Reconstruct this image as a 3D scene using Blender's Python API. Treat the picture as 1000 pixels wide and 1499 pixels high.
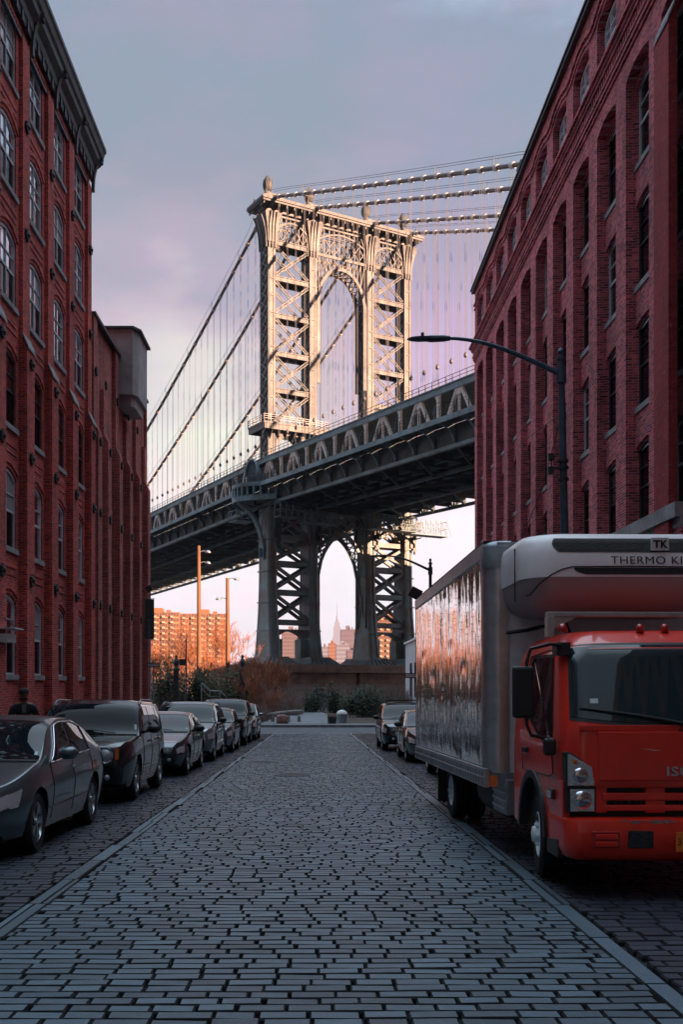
import bpy, bmesh, math, random
from mathutils import Vector, Matrix, noise
R = math.radians; PI = math.pi
rnd = random.Random(7)
for o in list(bpy.data.objects): bpy.data.objects.remove(o)
SC = bpy.context.scene; COL = SC.collection

# ---------------- camera, sky, sun, exposure ----------------
cam = bpy.data.cameras.new('camera'); camo = bpy.data.objects.new('camera', cam); COL.objects.link(camo)
camo.location = (0, 0, 1.6); camo.rotation_euler = (R(90), 0, 0)
cam.sensor_fit = 'HORIZONTAL'; cam.sensor_width = 24; cam.lens = 36
cam.shift_x = 0.039; cam.shift_y = 0.2515; cam.clip_start = .1; cam.clip_end = 12000
SC.camera = camo
SUN_DIR = Vector((.80, -.60, .21)).normalized()      # towards the sun
W = bpy.data.worlds.new('World'); SC.world = W; W.use_nodes = True
def sky():
    nt = W.node_tree; n = nt.nodes; l = nt.links; n.clear()
    out = n.new('ShaderNodeOutputWorld'); bg = n.new('ShaderNodeBackground'); l.new(bg.outputs[0], out.inputs[0])
    tc = n.new('ShaderNodeTexCoord'); sp = n.new('ShaderNodeSeparateXYZ'); l.new(tc.outputs['Generated'], sp.inputs[0])
    def M(op, a, b=None, c=None):
        m = n.new('ShaderNodeMath'); m.operation = op
        for i, v in enumerate((a, b, c)):
            if v is None: continue
            if isinstance(v, (int, float)): m.inputs[i].default_value = v
            else: l.new(v, m.inputs[i])
        return m.outputs[0]
    def noise_(scale, detail, vec, rough=.55):
        t = n.new('ShaderNodeTexNoise'); t.inputs['Scale'].default_value = scale; t.inputs['Detail'].default_value = detail
        t.inputs['Roughness'].default_value = rough; l.new(vec, t.inputs['Vector']); return t.outputs['Fac']
    mp = n.new('ShaderNodeMapping'); mp.inputs['Scale'].default_value = (1, 1, 2.4); l.new(tc.outputs['Generated'], mp.inputs[0])
    c1 = noise_(2.6, 6, mp.outputs[0]); c2 = noise_(6.0, 7, mp.outputs[0], .6)
    z = M('ADD', sp.outputs[2], M('MULTIPLY', M('SUBTRACT', c1, .5), .30))
    r = n.new('ShaderNodeValToRGB'); cr = r.color_ramp; l.new(z, r.inputs[0])
    stops = [(0.0, (.95,.76,.68)), (.06, (1.0,.92,.89)), (.13, (1.0,.96,.95)), (.20, (.84,.78,.80)), (.28, (.60,.52,.60)), (.36, (.40,.385,.47)),
             (.44, (.26,.325,.39)), (.53, (.265,.325,.43)), (.75, (1.1,1.45,1.75)), (1.0, (1.75,2.3,2.75))]
    while len(cr.elements) < len(stops): cr.elements.new(.5)
    for e, (p, c) in zip(cr.elements, stops): e.position = p; e.color = (*c, 1)
    # mauve cloud to the right of the tower, warm pink cloud lumps
    mx = n.new('ShaderNodeMixRGB'); mx.blend_type = 'MIX'
    f = M('MULTIPLY', M('SMOOTH_MIN', M('MAXIMUM', M('MULTIPLY', M('SUBTRACT', c2, .47), 5.0), 0), .75, .2), 1.0)
    l.new(f, mx.inputs[0]); l.new(r.outputs[0], mx.inputs[1]); 
    pk = n.new('ShaderNodeMixRGB'); pk.blend_type = 'MULTIPLY'; pk.inputs[0].default_value = 1; l.new(r.outputs[0], pk.inputs[1]); pk.inputs[2].default_value = (1.24, 1.0, 1.04, 1)
    l.new(pk.outputs[0], mx.inputs[2])
    az = M('DIVIDE', sp.outputs[0], sp.outputs[1])
    def band(v, c, w): return M('MAXIMUM', M('SUBTRACT', 1, M('DIVIDE', M('ABSOLUTE', M('SUBTRACT', v, c)), w)), 0)
    mv = n.new('ShaderNodeMixRGB'); mv.blend_type = 'MULTIPLY'; l.new(mx.outputs[0], mv.inputs[1]); mv.inputs[2].default_value = (1.25, 1.0, 1.30, 1)
    l.new(M('MULTIPLY', band(az, .13, .13), band(z, .32, .20)), mv.inputs[0])
    gv = n.new('ShaderNodeMixRGB'); gv.blend_type = 'MIX'; l.new(mv.outputs[0], gv.inputs[1]); gv.inputs[2].default_value = (.88, .90, .74, 1)
    l.new(M('MULTIPLY', M('MULTIPLY', band(az, -.10, .14), band(z, .24, .12)), 1.1), gv.inputs[0])
    front = M('GREATER_THAN', sp.outputs[1], 0)
    fm = n.new('ShaderNodeMixRGB'); l.new(front, fm.inputs[0]); l.new(mx.outputs[0], fm.inputs[1]); l.new(gv.outputs[0], fm.inputs[2])
    bk = n.new('ShaderNodeMapRange'); l.new(sp.outputs[1], bk.inputs['Value']); bk.inputs['From Min'].default_value = -.5; bk.inputs['From Max'].default_value = .12; bk.inputs['To Min'].default_value = .24; bk.inputs['To Max'].default_value = 1
    bm_ = n.new('ShaderNodeMixRGB'); bm_.blend_type = 'MULTIPLY'; bm_.inputs[0].default_value = 1; l.new(fm.outputs[0], bm_.inputs[1]); l.new(bk.outputs[0], bm_.inputs[2])
    l.new(bm_.outputs[0], bg.inputs[0]); bg.inputs[1].default_value = SKY_STRENGTH
SKY_STRENGTH = .27
sky()
sun = bpy.data.lights.new('sun', 'SUN'); sun.energy = 5.0; sun.angle = R(.5); sun.color = (1, .59, .38)
suno = bpy.data.objects.new('sun', sun); COL.objects.link(suno); suno.rotation_euler = SUN_DIR.to_track_quat('Z', 'Y').to_euler(); suno.location = (60, -40, 60)
SC.view_settings.view_transform = 'Standard'; SC.view_settings.look = 'None'; SC.view_settings.exposure = 2.0; SC.view_settings.gamma = 1
SC.render.engine = 'CYCLES'; SC.cycles.max_bounces = 6; SC.cycles.use_denoising = True
SC.cycles.diffuse_bounces = 3; SC.cycles.glossy_bounces = 4

def gz(y): return -.02 * y if y < 70 else -1.4
def at(px, py, Y): return Vector(((px - 461) * Y / 1500, Y, 1.6 + (1001 - py) * Y / 1500))

# ---------------- materials ----------------
MATS = {}
def mat(name, col, rough=.6, metal=0, spec=.5, coat=0, bump=0, bscale=20, var=0, vscale=3, emit=None, ior=None, stretch=None, dirt=None):
    m = bpy.data.materials.new(name); MATS[name] = m; m.use_nodes = True; nt = m.node_tree; n = nt.nodes; l = nt.links
    b = n['Principled BSDF']; b.inputs['Base Color'].default_value = (*col, 1); b.inputs['Roughness'].default_value = rough
    b.inputs['Metallic'].default_value = metal; b.inputs['Specular IOR Level'].default_value = spec; b.inputs['Coat Weight'].default_value = coat
    b.inputs['Coat Roughness'].default_value = .04
    if ior: b.inputs['IOR'].default_value = ior
    if emit: b.inputs['Emission Color'].default_value = (*emit[:3], 1); b.inputs['Emission Strength'].default_value = emit[3]
    tc = n.new('ShaderNodeTexCoord'); vec = tc.outputs['Object']
    if stretch:
        mp = n.new('ShaderNodeMapping'); mp.inputs['Scale'].default_value = stretch; l.new(vec, mp.inputs[0]); vec = mp.outputs[0]
    if var:
        t = n.new('ShaderNodeTexNoise'); t.inputs['Scale'].default_value = vscale; t.inputs['Detail'].default_value = 8; t.inputs['Roughness'].default_value = .65; l.new(vec, t.inputs['Vector'])
        r = n.new('ShaderNodeValToRGB'); l.new(t.outputs['Fac'], r.inputs[0])
        r.color_ramp.elements[0].position = .3; r.color_ramp.elements[1].position = .7
        d = dirt or tuple(c * (1 - var) for c in col)
        r.color_ramp.elements[0].color = (*d, 1); r.color_ramp.elements[1].color = (*[min(1, c * (1 + var)) for c in col], 1)
        l.new(r.outputs[0], b.inputs['Base Color'])
        mr = n.new('ShaderNodeMapRange'); mr.inputs['To Min'].default_value = min(1, rough * 1.25); mr.inputs['To Max'].default_value = rough * .8; l.new(t.outputs['Fac'], mr.inputs['Value']); l.new(mr.outputs[0], b.inputs['Roughness'])
    if bump:
        t = n.new('ShaderNodeTexNoise'); t.inputs['Scale'].default_value = bscale; t.inputs['Detail'].default_value = 5; l.new(vec, t.inputs['Vector'])
        bp = n.new('ShaderNodeBump'); bp.inputs['Strength'].default_value = 1; bp.inputs['Distance'].default_value = bump; l.new(t.outputs['Fac'], bp.inputs['Height']); l.new(bp.outputs[0], b.inputs['Normal'])
    return m
def brickmat(name, c1, c2, mortar, tint=(.5,.5,.5), bw=.23, bh=.078, grime=.5, msize=.008):
    m = bpy.data.materials.new(name); MATS[name] = m; m.use_nodes = True; nt = m.node_tree; n = nt.nodes; l = nt.links; b = n['Principled BSDF']
    tc = n.new('ShaderNodeTexCoord'); sp = n.new('ShaderNodeSeparateXYZ'); l.new(tc.outputs['Object'], sp.inputs[0])
    ad = n.new('ShaderNodeMath'); ad.operation = 'ADD'; l.new(sp.outputs[0], ad.inputs[0]); l.new(sp.outputs[1], ad.inputs[1])
    cb = n.new('ShaderNodeCombineXYZ'); l.new(ad.outputs[0], cb.inputs[0]); l.new(sp.outputs[2], cb.inputs[1])
    br = n.new('ShaderNodeTexBrick'); l.new(cb.outputs[0], br.inputs['Vector'])
    br.inputs['Scale'].default_value = 1; br.inputs['Brick Width'].default_value = bw; br.inputs['Row Height'].default_value = bh; br.inputs['Mortar Size'].default_value = msize
    br.inputs['Mortar Smooth'].default_value = .3; br.inputs['Bias'].default_value = 0
    br.inputs['Color1'].default_value = (*c1, 1); br.inputs['Color2'].default_value = (*c2, 1); br.inputs['Mortar'].default_value = (*mortar, 1)
    mq = n.new('ShaderNodeMapping'); mq.inputs['Scale'].default_value = (1.6, 1.6, .45); l.new(tc.outputs['Object'], mq.inputs[0])
    t = n.new('ShaderNodeTexNoise'); t.inputs['Scale'].default_value = .6; t.inputs['Detail'].default_value = 10; t.inputs['Roughness'].default_value = .78; l.new(mq.outputs[0], t.inputs['Vector'])
    r = n.new('ShaderNodeValToRGB'); l.new(t.outputs['Fac'], r.inputs[0]); r.color_ramp.elements[0].position = .32; r.color_ramp.elements[1].position = .68
    r.color_ramp.elements[0].color = (1 - grime, 1 - grime, 1 - grime, 1); r.color_ramp.elements[1].color = (1.25, 1.2, 1.2, 1)
    mx = n.new('ShaderNodeMixRGB'); mx.blend_type = 'MULTIPLY'; mx.inputs[0].default_value = 1; l.new(br.outputs['Color'], mx.inputs[1]); l.new(r.outputs[0], mx.inputs[2])
    # pale efflorescence specks
    t2 = n.new('ShaderNodeTexNoise'); t2.inputs['Scale'].default_value = 5.5; t2.inputs['Detail'].default_value = 6; t2.inputs['Roughness'].default_value = .75; l.new(cb.outputs[0], t2.inputs['Vector'])
    r2 = n.new('ShaderNodeValToRGB'); l.new(t2.outputs['Fac'], r2.inputs[0]); r2.color_ramp.elements[0].position = .57; r2.color_ramp.elements[1].position = .78
    r2.color_ramp.elements[1].color = (.55, .55, .55, 1)
    m2 = n.new('ShaderNodeMixRGB'); l.new(r2.outputs[0], m2.inputs[0]); l.new(mx.outputs[0], m2.inputs[1]); m2.inputs[2].default_value = (*tint, 1)
    l.new(m2.outputs[0], b.inputs['Base Color']); b.inputs['Roughness'].default_value = .85; b.inputs['Specular IOR Level'].default_value = .3
    bp = n.new('ShaderNodeBump'); bp.inputs['Strength'].default_value = .9; bp.inputs['Distance'].default_value = .02; bp.invert = True
    l.new(br.outputs['Fac'], bp.inputs['Height'])
    bp2 = n.new('ShaderNodeBump'); bp2.inputs['Strength'].default_value = .8; bp2.inputs['Distance'].default_value = .03; l.new(t2.outputs['Fac'], bp2.inputs['Height']); l.new(bp.outputs[0], bp2.inputs['Normal'])
    l.new(bp2.outputs[0], b.inputs['Normal']); return m
brickmat('brick_left', (.76,.090,.062), (.28,.032,.032), (.50,.23,.21), tint=(.55,.26,.22), grime=.45, msize=.012)
brickmat('brick_right', (.78,.15,.175), (.20,.028,.050), (.58,.30,.34), tint=(.80,.46,.52), grime=.55, msize=.012)
brickmat('brick_wing', (.62,.13,.10), (.24,.050,.050), (.50,.28,.26), tint=(.5,.32,.30), grime=.5, msize=.012)
brickmat('brick_pier', (.42,.05,.055), (.30,.035,.045), (.2,.05,.055), grime=.35)
brickmat('brick_tan', (.30,.17,.12), (.24,.13,.10), (.25,.2,.18), grime=.3)
mat('stone', (.26,.26,.27), .8, bump=.01, bscale=12, var=.35, vscale=2)
mat('dark_iron', (.025,.033,.038), .5, bump=.004, bscale=8, var=.4)
mat('cornice', (.035,.050,.058), .55, bump=.006, bscale=6, var=.4)
mat('frame_grey', (.50,.54,.58), .5)
mat('frame_dark', (.035,.03,.032), .5)
mat('window_glass', (.88,.94,1.0), .03, metal=1, bump=.004, bscale=1.2)
mat('window_glass_dark', (.005,.006,.009), .08, spec=.25, ior=1.5, bump=.004, bscale=1.5)
mat('curtain', (.34,.36,.38), .25, coat=1)
mat('window_glass_old', (.55,.62,.66), .10, metal=1, bump=.012, bscale=2.5)
mat('stucco', (.34,.32,.32), .9, bump=.01, bscale=10, var=.25, vscale=1.2)
mat('sidewalk', (.10,.11,.12), .85, bump=.01, bscale=25, var=.35, vscale=2)
mat('asphalt', (.055,.065,.075), .75, bump=.012, bscale=60, var=.4, vscale=1)
mat('kerb', (.16,.17,.18), .8, bump=.01, bscale=20, var=.35, vscale=3)
mat('joint', (.012,.015,.020), .9)
mat('soil', (.045,.03,.022), .95, bump=.05, bscale=4, var=.5, vscale=1)
mat('gravel_path', (.15,.16,.175), .85, bump=.01, bscale=30, var=.3, vscale=.8)
mat('water', (.01,.03,.04), .12, bump=.06, bscale=.6)
mat('steel_bridge', (.14,.235,.275), .55, bump=.02, bscale=3, var=.32, vscale=.45, dirt=(.08,.11,.125))
mat('steel_tower', (.088,.090,.092), .5, bump=.03, bscale=1.5, var=.22, vscale=.35, dirt=(.048,.050,.052))
mat('steel_low', (.125,.21,.235), .55, bump=.03, bscale=2, var=.42, vscale=.30, dirt=(.175,.11,.075))
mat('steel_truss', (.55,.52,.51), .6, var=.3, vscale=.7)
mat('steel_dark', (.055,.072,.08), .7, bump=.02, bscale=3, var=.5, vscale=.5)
mat('cable', (.15,.125,.12), .55)
mat('rope', (.10,.095,.105), .6)
mat('granite', (.30,.20,.165), .85, bump=.05, bscale=2, var=.4, vscale=.5)
mat('tar_black', (.012,.013,.015), .6)
mat('tyre', (.012,.012,.014), .75, bump=.004, bscale=60)
mat('rim', (.42,.44,.46), .25, metal=.9)
mat('rim_dark', (.05,.05,.055), .4, metal=.6)
mat('chrome', (.75,.77,.8), .12, metal=1)
mat('plastic', (.016,.018,.02), .45)
mat('lens', (.62,.68,.72), .10, spec=1, coat=1, bump=.012, bscale=45, metal=.5)
mat('lamp_red', (.45,.012,.01), .2, coat=1)
mat('amber', (.75,.13,.02), .3, coat=1)
mat('truck_glass', (.010,.024,.030), .03, spec=.6, ior=1.6)
mat('glass_car', (.006,.011,.015), .02, spec=.5, ior=1.36)
mat('sticker', (.5,.58,.62), .6)
mat('plate', (.55,.55,.5), .5)
mat('plate_orange', (.75,.20,.03), .4)
mat('ink', (.015,.012,.012), .6)
mat('wood', (.17,.08,.037), .8, bump=.02, bscale=12, var=.4, vscale=3, stretch=(1,1,.15))
mat('bark', (.20,.085,.045), .9)
mat('twig', (.30,.115,.055), .8)
mat('twig_dark', (.12,.05,.05), .8)
mat('leaf_dark', (.035,.055,.028), .7)
mat('leaf_mid', (.07,.085,.035), .7)
mat('brush', (.20,.145,.125), .85)
mat('galv', (.30,.34,.37), .4, metal=.6, var=.3, vscale=6)
mat('pole_blue', (.055,.085,.12), .45, metal=.3, var=.3, vscale=5)
mat('banner', (.045,.065,.06), .7)
mat('banner_text', (.22,.24,.20), .7)
mat('sign_black', (.02,.022,.024), .5)
mat('sign_white', (.6,.62,.62), .5)
mat('white_wall', (.52,.55,.60), .85, bump=.01, bscale=6, var=.15, vscale=.6)
mat('skin', (.28,.14,.10), .55)
mat('jacket', (.012,.013,.018), .8)
mat('shirt', (.12,.12,.13), .8)
mat('rock', (.23,.15,.13), .9, bump=.05, bscale=6, var=.4)
mat('logwood', (.22,.21,.20), .85, bump=.03, bscale=8, var=.4)
mat('skyline_pale', (.20,.21,.27), .8)  # bluish cast of distance haze put into the base colour
mat('skyline_warm', (.27,.115,.055), .8)
mat('skyline_rose', (.14,.105,.13), .8)
mat('skyline_trim', (.45,.34,.25), .8)
mat('skyline_window', (.10,.08,.08), .4)
mat('box_white', (.72,.78,.82), .5, bump=.004, bscale=5, var=.16, vscale=2.2)
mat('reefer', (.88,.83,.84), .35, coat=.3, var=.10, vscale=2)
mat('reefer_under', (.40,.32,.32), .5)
mat('mesh_black', (.012,.014,.016), .5, bump=.02, bscale=90)
mat('alu', (.50,.52,.54), .35, metal=.85, var=.2, vscale=6)
def truck_red():
    m = mat('truck_red', (.74,.030,.014), .32, coat=.7, var=.12, vscale=2.5)
    mat('truck_red_dark', (.36,.010,.010), .25, coat=1, var=.15, vscale=3); return m
truck_red()
def cobble(name, base, spread):
    m = bpy.data.materials.new(name); MATS[name] = m; m.use_nodes = True; nt = m.node_tree; n = nt.nodes; l = nt.links; b = n['Principled BSDF']
    at_ = n.new('ShaderNodeAttribute'); at_.attribute_name = 'tone'
    tc = n.new('ShaderNodeTexCoord')
    t = n.new('ShaderNodeTexNoise'); t.inputs['Scale'].default_value = 22; t.inputs['Detail'].default_value = 8; t.inputs['Roughness'].default_value = .75; l.new(tc.outputs['Object'], t.inputs['Vector'])
    tb = n.new('ShaderNodeTexNoise'); tb.inputs['Scale'].default_value = .45; tb.inputs['Detail'].default_value = 4; l.new(tc.outputs['Object'], tb.inputs['Vector'])
    a = n.new('ShaderNodeMath'); a.operation = 'MULTIPLY_ADD'; l.new(at_.outputs['Fac'], a.inputs[0]); a.inputs[1].default_value = spread; l.new(tb.outputs['Fac'], a.inputs[2])
    a2 = n.new('ShaderNodeMath'); a2.operation = 'MULTIPLY_ADD'; l.new(t.outputs['Fac'], a2.inputs[0]); a2.inputs[1].default_value = 1.0; l.new(a.outputs[0], a2.inputs[2])
    r = n.new('ShaderNodeValToRGB'); mr = n.new('ShaderNodeMapRange'); mr.inputs['From Min'].default_value = .7; mr.inputs['From Max'].default_value = 2.15; l.new(a2.outputs[0], mr.inputs['Value']); l.new(mr.outputs[0], r.inputs[0])
    r.color_ramp.elements[0].color = (*[c * .45 for c in base], 1); r.color_ramp.elements[1].color = (*[c * 1.6 for c in base], 1)
    l.new(r.outputs[0], b.inputs['Base Color']); b.inputs['Roughness'].default_value = .36; b.inputs['Specular IOR Level'].default_value = .6
    bp = n.new('ShaderNodeBump'); bp.inputs['Strength'].default_value = 1; bp.inputs['Distance'].default_value = .016; l.new(t.outputs['Fac'], bp.inputs['Height']); l.new(bp.outputs[0], b.inputs['Normal'])
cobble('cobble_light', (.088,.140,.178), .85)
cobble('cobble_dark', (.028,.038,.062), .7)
def mirror_side():
    m = bpy.data.materials.new('box_side_metal'); MATS['box_side'] = m; m.use_nodes = True; nt = m.node_tree; n = nt.nodes; l = nt.links; b = n['Principled BSDF']
    b.inputs['Metallic'].default_value = 1; b.inputs['Base Color'].default_value = (.90,.88,.87,1); b.inputs['Roughness'].default_value = .10
    tc = n.new('ShaderNodeTexCoord')
    def nz(sc, st, det=4):
        mp = n.new('ShaderNodeMapping'); mp.inputs['Scale'].default_value = st; l.new(tc.outputs['Object'], mp.inputs[0])
        t = n.new('ShaderNodeTexNoise'); t.inputs['Scale'].default_value = sc; t.inputs['Detail'].default_value = det; l.new(mp.outputs[0], t.inputs['Vector']); return t.outputs['Fac']
    a = nz(5.5, (1, 1, .12), 3); c = nz(1.6, (1, 1, .8), 3); d = nz(7, (1, 1, .6), 5)
    b1 = n.new('ShaderNodeBump'); b1.inputs['Strength'].default_value = 1; b1.inputs['Distance'].default_value = .009; l.new(a, b1.inputs['Height'])
    b2 = n.new('ShaderNodeBump'); b2.inputs['Strength'].default_value = 1; b2.inputs['Distance'].default_value = .012; l.new(c, b2.inputs['Height']); l.new(b1.outputs[0], b2.inputs['Normal'])
    b3 = n.new('ShaderNodeBump'); b3.inputs['Strength'].default_value = 1; b3.inputs['Distance'].default_value = .0006; l.new(d, b3.inputs['Height']); l.new(b2.outputs[0], b3.inputs['Normal'])
    l.new(b3.outputs[0], b.inputs['Normal'])
    r = n.new('ShaderNodeMapRange'); r.inputs['To Min'].default_value = .03; r.inputs['To Max'].default_value = .07; l.new(d, r.inputs['Value']); l.new(r.outputs[0], b.inputs['Roughness'])
mirror_side()

# ---------------- mesh helpers ----------------
class MB:
    def __init__(s): s.v = []; s.f = []; s.sm = False
    def add(s, vs, fs):
        o = len(s.v); s.v += [tuple(v) for v in vs]; s.f += [tuple(i + o for i in f) for f in fs]; return s
    def box(s, x0, x1, y0, y1, z0, z1):
        vs = [(x, y, z) for z in (z0, z1) for y in (y0, y1) for x in (x0, x1)]
        return s.add(vs, [(0,2,3,1),(4,5,7,6),(0,1,5,4),(2,6,7,3),(0,4,6,2),(1,3,7,5)])
    def bar(s, p, q, w, h=None, up=(0,0,1)):
        h = h or w; p = Vector(p); q = Vector(q); d = (q - p).normalized(); up = Vector(up)
        if abs(d.dot(up)) > .99: up = Vector((0, 1, 0)) if abs(d.y) < .9 else Vector((1,0,0))
        a = d.cross(up).normalized() * (w / 2); b = a.cross(d).normalized() * (h / 2)
        vs = [c + i * a + j * b for c in (p, q) for i, j in ((-1,-1),(1,-1),(1,1),(-1,1))]
        return s.add(vs, [(0,1,2,3),(7,6,5,4),(0,4,5,1),(1,5,6,2),(2,6,7,3),(3,7,4,0)])
    def tube(s, pts, r, n=6, cap=True):
        pts = [Vector(p) for p in pts]; rr = r if isinstance(r, (list, tuple)) else [r] * len(pts); vs = []; prev = None
        for i, p in enumerate(pts):
            d = (pts[min(i+1, len(pts)-1)] - pts[max(i-1, 0)])
            d = d.normalized() if d.length > 1e-9 else Vector((0,0,1))
            if prev is None:
                a = d.cross(Vector((0,0,1)) if abs(d.z) < .95 else Vector((1,0,0))).normalized()
            else:
                a = prev - d * prev.dot(d); a = a.normalized() if a.length > 1e-6 else d.orthogonal().normalized()
            prev = a; b = d.cross(a)
            for k in range(n):
                t = 2 * PI * k / n; vs.append(p + (a * math.cos(t) + b * math.sin(t)) * rr[i])
        fs = [(i*n+k, i*n+(k+1)%n, (i+1)*n+(k+1)%n, (i+1)*n+k) for i in range(len(pts)-1) for k in range(n)]
        if cap: fs += [tuple(range(n))[::-1], tuple((len(pts)-1)*n + k for k in range(n))]
        return s.add(vs, fs)
    def prism(s, poly, axis, a0, a1):
        def P(u, v, a): return {'x': (a, u, v), 'y': (u, a, v), 'z': (u, v, a)}[axis]
        n = len(poly); vs = [P(u, v, a0) for u, v in poly] + [P(u, v, a1) for u, v in poly]
        return s.add(vs, [tuple(range(n))[::-1], tuple(range(n, 2*n))] + [(i, (i+1)%n, (i+1)%n+n, i+n) for i in range(n)])
    def band(s, lo, hi, axis, a0, a1):   # extruded strip between two polylines of equal length
        for i in range(len(lo)-1): s.prism([lo[i], lo[i+1], hi[i+1], hi[i]], axis, a0, a1)
        return s
    def lathe(s, prof, c=(0,0,0), n=16, axis='z', cap=True):
        vs = []
        for r_, h in prof:
            for k in range(n):
                t = 2*PI*k/n; u, v = r_*math.cos(t), r_*math.sin(t)
                p = {'z': (u, v, h), 'x': (h, u, v), 'y': (u, h, v)}[axis]; vs.append((p[0]+c[0], p[1]+c[1], p[2]+c[2]))
        fs = [(i*n+k, i*n+(k+1)%n, (i+1)*n+(k+1)%n, (i+1)*n+k) for i in range(len(prof)-1) for k in range(n)]
        if cap: fs += [tuple(range(n))[::-1], tuple((len(prof)-1)*n+k for k in range(n))]
        return s.add(vs, fs)
    def grid(s, rows, closed=False):
        n = len(rows[0]); vs = [p for r_ in rows for p in r_]
        m = n if closed else n-1
        return s.add(vs, [(i*n+k, i*n+(k+1)%n, (i+1)*n+(k+1)%n, (i+1)*n+k) for i in range(len(rows)-1) for k in range(m)])
    def build(s, name, m, parent=None, smooth=False, bevel=0, recalc=True, angle=None, loc=None):
        me = bpy.data.meshes.new(name); me.from_pydata(s.v, [], s.f)
        if recalc and len(s.f) < 60000:
            bm = bmesh.new(); bm.from_mesh(me); bmesh.ops.recalc_face_normals(bm, faces=bm.faces); bm.to_mesh(me); bm.free()
        me.materials.append(MATS[m])
        if smooth:
            me.polygons.foreach_set('use_smooth', [True]*len(me.polygons))
            if angle: me.set_sharp_from_angle(angle=R(angle))
        o = bpy.data.objects.new(name, me); COL.objects.link(o); o.parent = parent
        if loc: o.location = loc
        if bevel:
            b = o.modifiers.new('b', 'BEVEL'); b.width = bevel; b.segments = 2; b.limit_method = 'ANGLE'; b.angle_limit = R(35)
        return o
def thing(name, label, cat, loc=(0,0,0), rz=0, group=None):
    o = bpy.data.objects.new(name, None); COL.objects.link(o); o.location = loc; o.rotation_euler = (0,0,rz); o.empty_display_size = .2
    return tag(o, label, cat, group)
def tag(o, label=None, cat=None, group=None, kind=None):
    if label: o['label'] = label
    if cat: o['category'] = cat
    if group: o['group'] = group
    if kind: o['kind'] = kind
    return o
def struct(o): o['kind'] = 'structure'; return o
def copy_tree(o, parent=None):
    c = o.copy(); COL.objects.link(c); c.parent = parent
    for ch in list(o.children): copy_tree(ch, c)
    return c
def arc(c, r, a0, a1, n, ry=None):
    ry = ry or r
    return [(c[0]+r*math.cos(R(a0+(a1-a0)*i/n)), c[1]+ry*math.sin(R(a0+(a1-a0)*i/n))) for i in range(n+1)]
def text(name, body, size, m, parent, loc, rot, depth=.004, sx=1, bold=0):
    cu = bpy.data.curves.new(name, 'FONT'); cu.body = body; cu.size = size; cu.extrude = depth; cu.align_x = 'CENTER'; cu.align_y = 'CENTER'; cu.offset = bold; cu.space_character = 1.08; cu.resolution_u = 6
    t = bpy.data.objects.new(name, cu); COL.objects.link(t)
    dg = bpy.context.evaluated_depsgraph_get(); me = bpy.data.meshes.new_from_object(t.evaluated_get(dg)); bpy.data.objects.remove(t)
    me.name = name; me.materials.clear(); me.materials.append(MATS[m])
    o = bpy.data.objects.new(name, me); COL.objects.link(o); o.parent = parent; o.location = loc; o.rotation_euler = rot; o.scale = (sx, 1, 1); return o

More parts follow.
